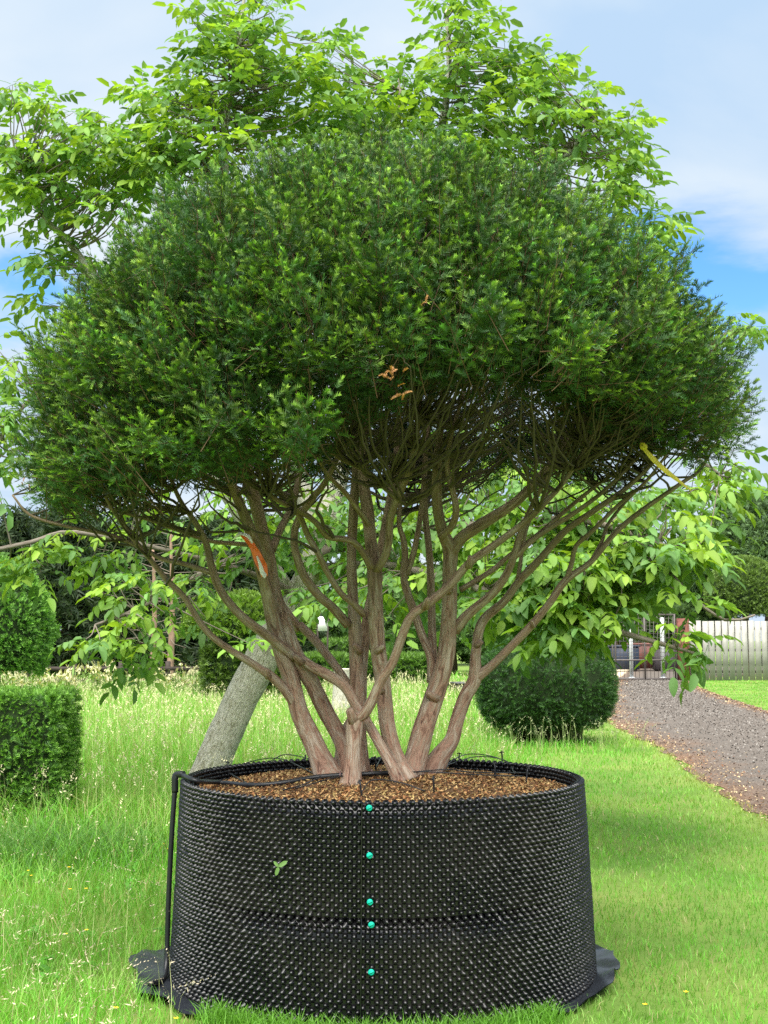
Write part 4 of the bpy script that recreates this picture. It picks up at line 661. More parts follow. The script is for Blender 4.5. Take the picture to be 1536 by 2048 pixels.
# ------------------------------------------------------------------ walnut behind
def leaflet(L, Wd, fold, curl):
    s = np.array((0.0, 0.22, 0.72, 1.0)); wv = np.array((0, 0.86, 0.84, 0)) * Wd / 2; z = -curl * L * s ** 2; V = []
    V.append((0, 0, 0))
    for k in (1, 2): V += [(s[k] * L, -wv[k], z[k] + fold * wv[k]), (s[k] * L, 0, z[k]), (s[k] * L, wv[k], z[k] + fold * wv[k])]
    V.append((L * 0.98, 0, z[3])); F3 = np.array([[0, 1, 2], [0, 2, 3], [4, 7, 5], [5, 7, 6]]); F4 = np.array([[1, 4, 5, 2], [2, 5, 6, 3]]); return np.array(V, float), F3, F4
def leaflet_fine(L, Wd, fold, curl):
    st = np.array((0.0, 0.12, 0.3, 0.52, 0.74, 0.9, 1.0)); wv = np.array((0.0, 0.58, 0.95, 1.0, 0.78, 0.4, 0.0)) * Wd / 2; V = [(0, 0, 0)]; z = -curl * L * st ** 2
    for k in range(1, 6): e = 0.06 * Wd * math.sin(k * 2.4); V += [(st[k] * L, -wv[k], z[k] + fold * wv[k] + e), (st[k] * L, 0, z[k]), (st[k] * L, wv[k], z[k] + fold * wv[k] - e)]
    V.append((L, 0, z[6])); F4 = []; F3 = [[0, 1, 2], [0, 2, 3], [13, 16, 14], [14, 16, 15]]
    for k in range(4): a = 1 + 3 * k; F4 += [[a, a + 3, a + 4, a + 1], [a + 1, a + 4, a + 5, a + 2]]
    return np.array(V, float), np.array(F3), np.array(F4)
def rot_frame(d, up):
    d = d / np.linalg.norm(d); s = np.cross(up, d); s /= max(np.linalg.norm(s), 1e-6); return np.stack((d, s, np.cross(d, s)), 1)
def compound(seed, lf=None):
    r = np.random.default_rng(seed); A = Acc(); npair = int(r.integers(2, 4)); RL = 0.2 + 0.06 * npair; ts = np.linspace(0, 1, 7); droop = r.uniform(0.15, 0.45)
    path = np.stack((RL * ts * (1 - 0.15 * ts), 0.02 * np.sin(3 * ts + seed), -droop * RL * ts ** 2), -1); V, Fs, U = tube(path, np.linspace(0.003, 0.0015, 7), 3, cap=False); A.add(V, Fs, (0.8, 0.95, 0.6))
    def put(t, az, L):
        p = np.array([np.interp(t, ts, path[:, k]) for k in range(3)]); d = np.array((math.cos(az), math.sin(az), r.uniform(-0.95, -0.05))); M = rot_frame(d, np.array((r.normal(0, .3), r.normal(0, .3), 1)))
        V, F3, F4 = (lf or leaflet)(L, L * r.uniform(0.44, 0.54), r.uniform(0.15, 0.55), r.uniform(0.1, 0.5)); A.add(V @ M.T + p, [F3, F4], np.full(3, r.uniform(0.82, 1.15)))
    for k in range(npair):
        t = 0.35 + 0.6 * (k + 0.3) / npair; L = 0.105 + 0.035 * (k + 1) / npair
        for sg in (-1, 1): put(t, sg * r.uniform(0.85, 1.25), L * r.uniform(0.9, 1.12))
    put(1.0, r.normal(0, .15), 0.165 * r.uniform(0.9, 1.15)); return A
def pack(VARS): return [(np.concatenate(a.V), {k: np.concatenate(v) for k, v in a.F.items() if v}, np.concatenate(a.T)) for a in VARS]
VV, VF = pack([compound(s) for s in range(10)]), pack([compound(s, leaflet_fine) for s in range(10)])
GREENS = np.array([(0.19, 0.34, 0.055), (0.12, 0.245, 0.065), (0.24, 0.385, 0.05), (0.155, 0.29, 0.085)])
wal = thing('walnut_tree', 'leaning pale grey walnut with lime green compound leaves behind the yew', 'tree', G(395, 1610)); WO = np.array(wal.location)
WL = [
 ('trunk', [(388, 1640, 96, 12), (418, 1545, 74, 12), (462, 1440, 66, 12), (518, 1330, 66, 12), (565, 1240, 60, 12), (612, 1160, 54, 12), (650, 1050, 50, 12), (690, 880, 44, 12), (730, 680, 40, 12), (800, 460, 30, 12), (870, 300, 20, 12), (897, 160, 13, 12), (893, 20, 8, 12)]),
 ('limb', [(640, 1080, 44, 12), (560, 850, 36, 11.8), (490, 600, 28, 11.7), (455, 420, 22, 11.6), (450, 260, 15, 11.6), (475, 110, 10, 11.6), (490, -20, 6, 11.6)]),
 ('limb', [(585, 1200, 34, 12), (430, 950, 28, 11.6), (260, 680, 20, 11.4), (150, 500, 15, 11.3), (85, 430, 11, 11.2), (45, 340, 7, 11.2)]),
 ('limb', [(700, 830, 36, 12), (900, 620, 28, 11.7), (1050, 440, 20, 11.5), (1120, 330, 14, 11.4), (1190, 240, 8, 11.4)]),
 ('limb', [(630, 1110, 26, 12), (800, 1060, 19, 11.2), (960, 1050, 16, 10.4), (1150, 1040, 14, 9.8), (1290, 1078, 11, 9.4), (1400, 1120, 7, 9.2)]),
 ('limb', [(620, 1140, 24, 12), (760, 1130, 17, 11.2), (900, 1160, 15, 10.2), (1050, 1210, 17, 9.5), (1230, 1262, 13, 9.1), (1330, 1290, 9, 9.0), (1400, 1310, 6, 8.9)]),
 ('limb', [(596, 1190, 22, 12), (480, 1140, 12, 11.6), (330, 1100, 10, 11.2), (150, 1065, 10, 10.8), (60, 1085, 9, 10.6), (-60, 1110, 8, 10.4)]),
 ('limb', [(300, 740, 16, 11.45), (120, 760, 10, 11.2), (25, 840, 7, 11), (-25, 940, 5, 11)]),
 ('limb', [(470, 1115, 17, 11.6), (360, 1170, 13, 11.1), (270, 1220, 9, 10.7), (190, 1250, 5, 10.5)]),
 ('limb', [(960, 560, 22, 11.6), (1200, 740, 16, 11), (1350, 880, 11, 10.5), (1440, 950, 6, 10.3)]),
 ('limb', [(690, 860, 26, 12), (740, 560, 20, 12.2), (790, 330, 13, 12.2), (800, 180, 7, 12.2)]),
 ('limb', [(1290, 1078, 10, 9.4), (1370, 1180, 8, 9.1), (1450, 1240, 6, 9.0), (1510, 1230, 4, 8.9)]),
]
wpts = []
for q, (nm, L) in enumerate(WL):
    S = spline(np.array([np.append(W(a, b, d), w * d / 2500 / 2) for a, b, w, d in L]), 0.08); P, R = S[:, :3], np.maximum(S[:, 3], 0.004); V, Fs, U = tube(P, R, 18 if nm == 'trunk' else 9, 0.04 if nm == 'trunk' else 0.02, seed=q + 90); A = Acc(); A.add(V, Fs, None, U); obj(nm, A.mesh(nm, WO, True), M_wbark if q < 4 else M_wtwig, wal); wpts.append(np.column_stack((P, R)))
WPT = np.vstack(wpts)
# shoots: (px, py, depth, spread x px, spread y px, depth spread, number)
CL = [(800, 900, 11.6, 90, 60, .5, 9), (950, 890, 11.3, 90, 60, .5, 9), (1090, 890, 11, 80, 60, .5, 8), (500, 1000, 11.4, 70, 50, .5, 8), (560, 1070, 11.5, 60, 40, .5, 7), (700, 1060, 11.5, 80, 50, .5, 9), (840, 1050, 11, 80, 50, .5, 9), (700, 1180, 11, 70, 40, .5, 6), (330, 320, 11.5, 80, 40, .6, 10), (700, 240, 12, 70, 60, .6, 12), (760, 300, 12, 110, 40, .6, 10), (960, 300, 11.7, 90, 40, .6, 12), (1300, 440, 11.2, 25, 40, .4, 4), (420, 330, 11.6, 80, 40, .6, 9), (330, 1010, 11.2, 70, 50, .5, 7), (620, 1010, 11.6, 90, 60, .6, 10), (760, 1000, 11.4, 90, 60, .6, 10), (900, 990, 10.8, 90, 60, .6, 10), (1040, 980, 10.2, 90, 60, .6, 10), (1480, 650, 11, 25, 15, .3, 3), (470, 60, 11.6, 90, 60, .6, 16), (430, 150, 11.6, 80, 60, .7, 16), (520, 190, 11.7, 100, 70, .7, 18), (640, 130, 11.8, 50, 50, .5, 9), (390, 260, 11.5, 90, 60, .7, 14), (600, 260, 11.8, 110, 50, .7, 16), (300, 220, 11.4, 50, 40, .5, 8),
      (790, 170, 12, 70, 45, .6, 11), (930, 60, 11.9, 60, 60, .6, 11), (960, 160, 11.7, 80, 60, .7, 14), (860, 260, 11.9, 110, 40, .7, 14), (1050, 150, 11.6, 60, 50, .6, 11), (1130, 210, 11.5, 70, 50, .6, 13), (1200, 290, 11.4, 70, 60, .6, 14), (1080, 280, 11.5, 90, 50, .6, 12), (1250, 370, 11.3, 40, 50, .5, 8),
      (60, 195, 11.2, 45, 35, .4, 6), (190, 270, 11.3, 80, 45, .5, 12), (40, 310, 11.2, 55, 50, .4, 9), (130, 350, 11.3, 80, 50, .5, 13), (250, 340, 11.4, 70, 50, .5, 11), (40, 420, 11.2, 30, 40, .4, 4), (120, 480, 11.3, 50, 40, .5, 7), (90, 570, 11.3, 25, 50, .4, 4), (200, 420, 11.3, 60, 40, .5, 7),
      (20, 740, 11, 40, 50, .5, 6), (10, 850, 11, 40, 50, .5, 6), (10, 940, 11, 40, 50, .5, 5), (-60, 800, 11, 50, 120, .5, 8),
      (60, 1110, 10.6, 80, 40, .4, 11), (200, 1100, 10.9, 70, 40, .5, 9), (240, 1160, 10.7, 60, 40, .4, 8), (230, 1250, 10.5, 60, 35, .4, 8), (300, 1290, 10.6, 50, 35, .4, 7), (340, 1200, 10.9, 60, 50, .5, 8), (460, 1110, 11.2, 70, 50, .5, 8), (560, 1060, 11.5, 60, 50, .5, 7), (640, 1150, 11.4, 70, 60, .6, 10), (440, 1200, 11.2, 50, 40, .4, 5), (515, 1275, 10.8, 20, 15, .2, 2),
      (790, 1080, 11.2, 90, 70, .6, 14), (820, 1190, 10.8, 80, 60, .6, 10), (940, 1080, 10.4, 80, 70, .6, 14), (1000, 1180, 10, 80, 70, .6, 16), (1080, 1090, 10, 90, 70, .6, 17), (1110, 1200, 9.5, 90, 60, .5, 17), (1050, 1250, 9.5, 90, 40, .4, 12), (1180, 1020, 9.9, 80, 60, .5, 14), (1210, 1130, 9.5, 80, 60, .5, 15), (1170, 1260, 9.2, 70, 40, .4, 10), (1290, 1030, 9.7, 70, 60, .5, 13), (1310, 1130, 9.3, 70, 50, .4, 9), (1265, 1205, 9.2, 55, 35, .4, 6), (1390, 1010, 9.9, 50, 50, .4, 8), (1430, 940, 10.2, 40, 40, .4, 6), (1400, 1090, 9.3, 40, 45, .4, 5), (1450, 1225, 9, 60, 15, .3, 4), (1380, 1290, 8.9, 30, 40, .3, 5), (1340, 1330, 8.9, 40, 20, .3, 4), (1500, 1225, 8.9, 25, 15, .2, 2), (1130, 1310, 9.2, 50, 20, .3, 4), (1060, 1310, 9.3, 20, 20, .3, 3), (1240, 1300, 9, 30, 20, .3, 2)]
shoots = []
for (a, b, d, sx, sy, dd, n) in CL:
    if a > 900 and b > 1160: b -= 40
    if a > 1210 and b > 1150: n = int(n * 0.42)
    for k in range(int(n * 1.85) if b < 600 else (int(n * 0.95) if a < 480 and b > 1000 else (int(n * 1.75) if a > 880 else int(n * 1.2)))): shoots.append(W(a + rng.uniform(-1, 1) * sx, b + rng.uniform(-1, 1) * sy, d + rng.uniform(-dd, dd)))
shoots = np.array(shoots); A = Acc(); fol = Acc(); inst = []; cen = W(700, 800, 12)
for s in shoots:
    dd = s - WPT[:, :3]; l = np.linalg.norm(dd, axis=1); cost = l + 0.4 * np.maximum(0, -dd[:, 2]); b = WPT[np.argmin(cost)]
    if np.linalg.norm(s - b[:3]) > 0.05:
        l0 = np.linalg.norm(s - b[:3]); mid = (b[:3] + s) / 2 + rng.normal(0, 0.07 * l0, 3) - np.array((0, 0, 0.06 * l0)); S = spline(np.array([b[:3], mid, s]), 0.12); V, Fs, U = tube(S, np.linspace(min(b[3] * 0.7, 0.009), 0.003, len(S)), 5, cap=False); A.add(V, Fs, None, U)
    out = norm((s - cen) * (1, 1, 0.5) + rng.normal(0, 0.6, 3)); nl = int(rng.integers(3, 5)); a0 = rng.uniform(0, 6.28)
    for k in range(nl):
        az = a0 + k * 6.283 / nl + rng.normal(0, .3); d = np.array((math.cos(az), math.sin(az), rng.uniform(-0.45, 0.6))) + out * 0.5; M = rot_frame(d, np.array((rng.normal(0, .25), rng.normal(0, .25), 1.0))); inst.append((s + rng.normal(0, 0.02, 3), M, int(rng.integers(0, 10)), (rng.uniform(0.58, 0.90) if s[2] < 3.2 else rng.uniform(0.58, 0.92)), GREENS[rng.integers(0, 4)] * rng.uniform(0.75, 1.3)))
obj('twigs', A.mesh('twigs', WO, True), M_wtwig, wal, kind='stuff')
# the leaves that show largest are parts of their own, the rest one mass
def screen(p):
    v = p - np.array((0, 0, EYE)); f = v[1] * CP + v[2] * SP; u = -v[1] * SP + v[2] * CP; return CX + v[0] / f * F_PX, CY - u / f * F_PX, f
score = []
for k, (p, M, v, s, c) in enumerate(inst):
    X, Y, f = screen(p); vis = (0 < X < 1536) and (1090 < Y < 1400) and (X < 520 or X > 900); score.append(-s / f if vis else 0)
big = set(np.argsort(score)[:300].tolist()); vm = {}
for k, (p, M, v, s, c) in enumerate(inst):
    V, F, T = VV[v]
    if k in big:
        ci = int(k % 3); key = (v, ci)
        V, F, T = VF[v]
        if key not in vm: vm[key] = mesh('leaf', V, list(F.values()), T * GREENS[ci], smooth=True); vm[key].materials.append(M_walnut)
        o = obj('leaf', vm[key], None, wal); o.location = p - WO; from_m = M
        import mathutils
        o.rotation_euler = mathutils.Matrix(M.tolist()).to_euler(); o.scale = (s, s, s)
    else: fol.add(V * s @ M.T + p, list(F.values()), T * c)
obj('foliage', fol.mesh('foliage', WO, True), M_walnut, wal, kind='stuff')

# ------------------------------------------------------------------ clipped topiaries and hedges
def shell_leaves(A, P, Nn, ln, nn, nl, nw, old, new, upw=0.3, sprd=0.5):
    n = len(P); g = norm(Nn + np.array((0, 0, upw)) + rng.normal(0, sprd, (n, 3))); sd = rng.normal(0, 1, (n, 3)); br = rng.uniform(0.65, 1.3, (n, 1))
    make_sprigs(P - g * ln * 0.6, g, sd, np.full(n, ln) * rng.uniform(0.7, 1.2, n), np.array(old) * br, np.array(new) * br, A, nn, nl, nw)
def box_shell(n, x0, x1, y0, y1, z0, z1, rnd=0.08):
    a = np.array([(x1 - x0) * (y1 - y0), (x1 - x0) * (z1 - z0), (x1 - x0) * (z1 - z0) * 0.5, (y1 - y0) * (z1 - z0), (y1 - y0) * (z1 - z0)]); f = rng.choice(5, n, p=a / a.sum()); u, v = rng.random(n), rng.random(n)
    P = np.stack((x0 + (x1 - x0) * u, y0 + (y1 - y0) * v, z0 + (z1 - z0) * rng.random(n)), -1); Nn = np.zeros((n, 3))
    for k, (ax, val, sg) in enumerate(((2, z1, 1), (1, y0, -1), (1, y1, 1), (0, x0, -1), (0, x1, 1))): m = f == k; P[m, ax] = val; Nn[m, ax] = sg
    c = np.array(((x0 + x1) / 2, (y0 + y1) / 2, (z0 + z1) / 2)); hs = np.array((x1 - x0, y1 - y0, z1 - z0)) / 2; q = (P - c) / hs; ov = np.maximum(np.abs(q) * hs - (hs - rnd), 0); k = np.linalg.norm(ov, axis=1); P = P - np.sign(q) * ov * (1 - rnd / np.maximum(k, rnd))[:, None]; return P, norm(Nn + np.sign(q) * ov / rnd * 0.6)
def dome_shell(n, c, rx, ry, rz, zmin=-0.6, pw=2.0):
    v = norm(rng.normal(0, 1, (n * 2, 3))); v = v[v[:, 2] > zmin][:n]; k = (np.sum(np.abs(v) ** pw, 1) ** (-1 / pw))[:, None]; P = v * k * (rx, ry, rz) + c; return P, norm(v / np.array((rx, ry, rz)))
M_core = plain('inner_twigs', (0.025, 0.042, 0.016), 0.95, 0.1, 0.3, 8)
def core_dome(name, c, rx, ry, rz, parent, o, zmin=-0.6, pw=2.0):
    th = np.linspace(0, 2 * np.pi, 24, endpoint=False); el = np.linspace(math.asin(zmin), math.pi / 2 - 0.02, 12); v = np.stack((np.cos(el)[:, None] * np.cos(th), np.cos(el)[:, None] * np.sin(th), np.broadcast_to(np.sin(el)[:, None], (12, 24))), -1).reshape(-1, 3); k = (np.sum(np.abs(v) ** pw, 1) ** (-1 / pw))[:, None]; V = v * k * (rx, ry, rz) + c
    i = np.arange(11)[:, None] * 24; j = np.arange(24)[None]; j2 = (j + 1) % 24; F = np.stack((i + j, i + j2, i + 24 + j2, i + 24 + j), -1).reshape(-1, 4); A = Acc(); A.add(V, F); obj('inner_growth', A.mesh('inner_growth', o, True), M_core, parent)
def stem_part(p0, p1, r, parent, o, mat=None):
    V, Fs, U = tube(spline(np.array([p0, p1]), 0.1), r, 9, 0.04); A = Acc(); A.add(V, Fs, None, U); obj('trunk', A.mesh('trunk', o, True), mat or M_twig, parent)
OLD, NEW = (0.062, 0.165, 0.03), (0.21, 0.42, 0.055)
# box-shaped topiary, front left
x1 = -2.66; bz1 = W(100, 1383, 10.3)[2]; o = np.array((x1 - 0.6, 10.72, 0.0)); box = thing('box_topiary', 'clipped dark green box-shaped yew at the left edge', 'topiary', o)
bx = (x1 - 1.2, x1, 10.3, 11.15, 0.14, bz1)
stem_part((o[0], o[1], -0.02), (o[0], o[1], 0.5), 0.07, box, o)
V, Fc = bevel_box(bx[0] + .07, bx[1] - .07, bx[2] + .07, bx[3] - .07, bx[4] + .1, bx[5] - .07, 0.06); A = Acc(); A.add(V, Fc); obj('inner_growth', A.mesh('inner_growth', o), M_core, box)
A = Acc(); P, Nn = box_shell(5600, *bx); P = P + Nn * (0.03 * bumpy(P, 7) - np.abs(rng.normal(0, .03, len(P))))[:, None]; shell_leaves(A, P, Nn, 0.09, 6, 0.034, 0.0092, OLD, NEW); obj('crown', A.mesh('crown', o), M_topi, box, kind='stuff')
# dome topiary behind it
c = W(-10, 1262, 14.0); o = np.array((c[0], 14.0, 0)); dome = thing('dome_topiary', 'bright green dome-shaped clipped yew on a stem behind the box topiary', 'topiary', o)
stem_part((o[0], 14, -.02), (o[0] + .02, 14, c[2] - .1), 0.06, dome, o); core_dome('core', c, .58, .58, .72, dome, o)
A = Acc(); P, Nn = dome_shell(4400, c, .645, .645, .80); P = P + Nn * (0.045 * bumpy(P, 6) - np.abs(rng.normal(0, .03, len(P))))[:, None]; shell_leaves(A, P, Nn, 0.10, 6, 0.038, 0.0105, (0.09, 0.23, 0.045), (0.25, 0.50, 0.08)); obj('crown', A.mesh('crown', o), M_topi, dome, kind='stuff')
# dark potted bush on the right
c = W(1090, 1372, 20.0); o = np.array((c[0], 20.0, 0)); bush = thing('potted_bush', 'wide dark green clipped yew bush in a black pot beside the drive', 'topiary', o)
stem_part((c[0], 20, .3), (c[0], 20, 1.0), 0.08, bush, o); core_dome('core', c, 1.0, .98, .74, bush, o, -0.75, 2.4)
A = Acc(); P, Nn = dome_shell(5400, c, 1.1, 1.08, .82, -0.75, 2.4); P = P + Nn * (0.05 * bumpy(P, 4) - np.abs(rng.normal(0, .035, len(P))))[:, None]; shell_leaves(A, P, Nn, 0.13, 6, 0.042, 0.0105, (0.02, 0.062, 0.015), (0.06, 0.155, 0.025)); obj('crown', A.mesh('crown', o), M_topi, bush, kind='stuff')
px0 = W(1095, 1460, 20)[0]; A = Acc(); V, Fs, U = tube(np.array([(px0, 20, 0.0), (px0, 20, .12), (px0, 20, .30), (px0, 20, .305), (px0, 20, .34)]), [0.52, .55, .58, .62, .62], 24); A.add(V, Fs); obj('pot', A.mesh('pot', o), M_plastic, bush)
# mushroom-topped hedge block and low hedges behind
def hedge(name, label, ext, n, old, new, yaw=0.0, nl=0.085, nw=0.03, ln=0.24, extra=None, cat='hedge'):
    x0, x1, y0, y1, z0, z1 = ext; o = np.array(((x0 + x1) / 2, (y0 + y1) / 2, 0.0)); h = thing(name, label, cat, o); V, Fc = bevel_box(x0 + .12, x1 - .12, y0 + .12, y1 - .12, 0.02, z1 - .12, 0.08); A = Acc(); A.add(V, Fc); obj('inner_growth', A.mesh('inner_growth', o), M_core, h)
    A = Acc(); P, Nn = box_shell(n, *ext, 0.15); P = P + Nn * (0.06 * bumpy(P, 2.6) - np.abs(rng.normal(0, .06, n)))[:, None]; shell_leaves(A, P, Nn, ln, 5, nl, nw, old, new); obj('crown', A.mesh('crown', o), M_topi, h, kind='stuff'); h.rotation_euler = (0, 0, yaw); return h, o
a, b = W(398, 1400, 30), W(560, 1400, 30); zt = W(450, 1292, 30)[2]
blk, o = hedge('block_hedge', 'square clipped yew block with a flat spreading cap behind the leaning trunk', (a[0], b[0], 30, 31.6, 0.05, zt), 2600, (0.04, 0.085, 0.015), (0.12, 0.20, 0.025), 0.12)
cz = W(470, 1250, 30); cap_c = np.array((o[0] + .1, 31.0, cz[2] - .05)); A = Acc(); P, Nn = dome_shell(2800, cap_c, 1.55, 1.3, .78, -0.25, 2.3); P = P + Nn * (0.06 * bumpy(P, 2.6))[:, None]; shell_leaves(A, P, Nn, 0.24, 5, 0.085, 0.03, (0.05, 0.11, 0.015), (0.16, 0.27, 0.025)); obj('cap', A.mesh('cap', o), M_topi, blk, kind='stuff'); core_dome('cc', cap_c, 1.4, 1.15, .65, blk, o, -0.25, 2.3)
for (xa, xb, yt, dep, dp, lab) in ((596, 860, 1313, 38, 1.6, 'low long clipped hedge behind the central stems'), (640, 720, 1283, 44, 1.5, 'higher narrow clipped hedge showing over the low hedge')):
    a, b, zt = W(xa, 1380, dep)[0], W(xb, 1380, dep)[0], W(700, yt, dep)[2]; hedge('clipped_hedge', lab, (a, b, dep, dep + dp, 0.05, zt), 2800 if dep < 40 else 1200, (0.045, 0.105, 0.015), (0.13, 0.255, 0.03), 0.0, 0.095, 0.034, 0.25)
# far dome beyond the fence
c = W(1490, 1195, 56); o = np.array((c[0], 56.0, 0)); fd = thing('large_dome_topiary', 'large clipped green dome rising behind the white board fence', 'topiary', o); stem_part((o[0], 56, 0), (o[0], 56, c[2]), 0.15, fd, o); core_dome('c', c, 1.55, 1.5, 1.6, fd, o, -0.45)
A = Acc(); P, Nn = dome_shell(3600, c, 1.7, 1.65, 1.8, -0.45); shell_leaves(A, P, Nn, 0.24, 5, 0.09, 0.028, (0.06, 0.11, 0.02), (0.17, 0.27, 0.05)); obj('crown', A.mesh('crown', o), M_topi, fd, kind='stuff')

# ------------------------------------------------------------------ far trees
def blob_tree(name, label, base, h, rx, rz, cz, n, old, new, leaf, trunk_r, group=None, lobes=9, seed=0):
    r = np.random.default_rng(seed); t = thing(name, label, 'tree', base, group); b = np.array(base, float); V, Fs, U = tube(spline(np.array([b, b + (r.normal(0, .1), 0, h * .4), b + (r.normal(0, .2), 0, h * .8)]), 0.5), np.linspace(trunk_r, trunk_r * .3, len(spline(np.array([b, b + (0, 0, h * .4), b + (0, 0, h * .8)]), 0.5))), 8) if False else tube(np.array([b, b + (0.05 * h * r.normal(0, .3), 0, h * .3), b + (0.02 * h, 0, h * .6), b + (0, 0, h * .85)]), [trunk_r, trunk_r * .8, trunk_r * .5, trunk_r * .15], 8)
    A = Acc(); A.add(V, Fs, None, U); obj('trunk', A.mesh('trunk', b, True), M_fbark, t); A = Acc()
    for k in range(lobes):
        v = norm(r.normal(0, 1, 3)); v[2] = abs(v[2]) * 1.1 - 0.35; c = b + (0, 0, cz) + v * (rx * .62, rx * .62, rz * .66); P, Nn = dome_shell(n // lobes, c, rx * r.uniform(.42, .6), rx * .5, rz * r.uniform(.38, .55), -0.8); P = P - Nn * (np.abs(rng.normal(0, .12, len(P))) * rx * .25)[:, None]; br = r.uniform(.8, 1.2); shell_leaves(A, P, Nn, leaf, 3, leaf * .62, leaf * .34, np.array(old) * br, np.array(new) * br, 0.1, 0.8)
    obj('crown', A.mesh('crown', b), M_far, t, kind='stuff'); return t
g = W(1530, 1300, 78); blob_tree('broadleaf_tree', 'rounded pale green broadleaf tree behind the clipped dome at far right', (g[0], 78, 0), 11.3, 4.4, 4.6, 6.6, 9000, (0.08, 0.14, 0.06), (0.16, 0.27, 0.10), 0.34, 0.3, seed=3, lobes=14)
for q, (px, dep, hh, lab) in enumerate(((1380, 90, 9, 'far green tree half hidden left of the broadleaf tree'), (1180, 92, 8, 'far green tree behind the walnut foliage above the gate'), (960, 80, 7.5, 'far green tree behind the walnut and the black crate'), (760, 78, 7.5, 'far green tree seen between the central yew stems'))):
    x = W(px, 1300, dep)[0]; blob_tree('far_tree', lab, (x, dep, 0), hh, 4.2, hh * .42, hh * .58, 3400, (0.045, 0.085, 0.03), (0.10, 0.18, 0.05), 0.42, 0.25, 'far trees behind the garden', seed=q + 20)
for q, (px, dep, hh, lab) in enumerate(((600, 58, 4.2, 'broad green shrub behind the low clipped hedge, left one'), (700, 62, 4.6, 'broad green shrub behind the white notice board'), (810, 60, 4.4, 'broad green shrub behind the low clipped hedge, right one'), (910, 58, 4.0, 'broad green shrub behind the black trough'), (1010, 64, 4.4, 'broad green shrub behind the potted dark bush'), (1120, 70, 4.6, 'broad green shrub behind the potted bush and walnut tips'), (1235, 78, 5.6, 'broad green shrub beyond the yard, left of the bins'), (1320, 80, 5.6, 'broad green shrub beyond the yard, behind the bins'), (1400, 82, 5.4, 'broad green shrub beyond the rusty gate post'))):
    x = W(px, 1300, dep)[0]; blob_tree('broad_shrub', lab, (x, dep, 0), hh, 2.6, hh * .5, hh * .42, 2600, (0.04, 0.085, 0.025), (0.11, 0.2, 0.045), 0.3, 0.15, 'shrubs behind the hedges', seed=q + 70)
def conifer(label, base, h, rx, seed):
    r = np.random.default_rng(seed); b = np.array(base, float); t = thing('conifer_tree', label, 'tree', base, 'dark conifers behind the meadow'); V, Fs, U = tube(np.array([b, b + (0, 0, h * .5), b + (0.05, 0, h)]), [0.16, .12, .03], 8); A = Acc(); A.add(V, Fs, None, U); obj('trunk', A.mesh('trunk', b, True), M_fbark, t); A = Acc(); Bc = Acc()
    nb = 95
    for k in range(nb):
        f = k / nb; z = h * (0.06 + 0.92 * f); az = r.uniform(0, 6.28); l = rx * (1.05 - f) ** 0.8 * r.uniform(.6, 1.1) + .15; d = np.array((math.cos(az), math.sin(az), -0.12)); p0 = b + (0, 0, z); p1 = p0 + d * l; p2 = p1 + np.array((0, 0, -0.12 * l)); V, Fs, U = tube(np.array([p0, (p0 + p1) / 2 + (0, 0, .05 * l), p2]), [0.03, .02, .008], 4, cap=False); Bc.add(V, Fs, None, U)
        if z < h * .16 and r.random() < .7: continue
        m = 26; fr = r.uniform(.3, 1.02, m)[:, None]; P = p0 * (1 - fr) + p2 * fr + r.normal(0, .17, (m, 3)); shell_leaves(A, P, np.tile(d * .6, (m, 1)) + (0, 0, -.2), .36, 3, .2, .08, (0.022, 0.045, 0.018), (0.06, 0.095, 0.034), -0.2, .6)
    obj('branches', Bc.mesh('branches', b), M_fbark, t, kind='stuff'); obj('crown', A.mesh('crown', b), M_far, t, kind='stuff')
for q, (px, dep, h, rx, lab) in enumerate(((20, 47, 6.4, 1.7, 'dark conifer behind the dome topiary at far left'), (130, 45, 6.8, 1.9, 'dark conifer just right of the dome topiary'), (215, 49, 6.2, 1.8, 'dark conifer second right of the dome topiary'), (290, 46, 6.6, 1.7, 'dark conifer left of the block hedge with bare lower twigs'), (370, 50, 6.4, 1.9, 'dark conifer directly left of the block hedge'), (470, 48, 6.3, 1.8, 'dark conifer rising behind the block hedge'), (580, 52, 6.0, 1.8, 'dark conifer behind the leaning walnut trunk'), (-90, 46, 6.6, 1.9, 'dark conifer beyond the left edge'), (75, 54, 7.2, 2.3, 'taller dark conifer in the second row at far left'), (170, 55, 7.4, 2.3, 'taller dark conifer in the second row behind the weeds'), (255, 54, 7.2, 2.3, 'taller dark conifer in the second row near the bare trunks'), (335, 56, 7.4, 2.3, 'taller dark conifer in the second row behind the bare trunks'), (425, 55, 7.2, 2.3, 'taller dark conifer in the second row left of the block hedge cap'), (525, 56, 7.2, 2.3, 'taller dark conifer in the second row behind the leaning trunk'))):
    conifer(lab, (W(px, 1300, dep)[0], dep, 0), h, rx, q + 40)
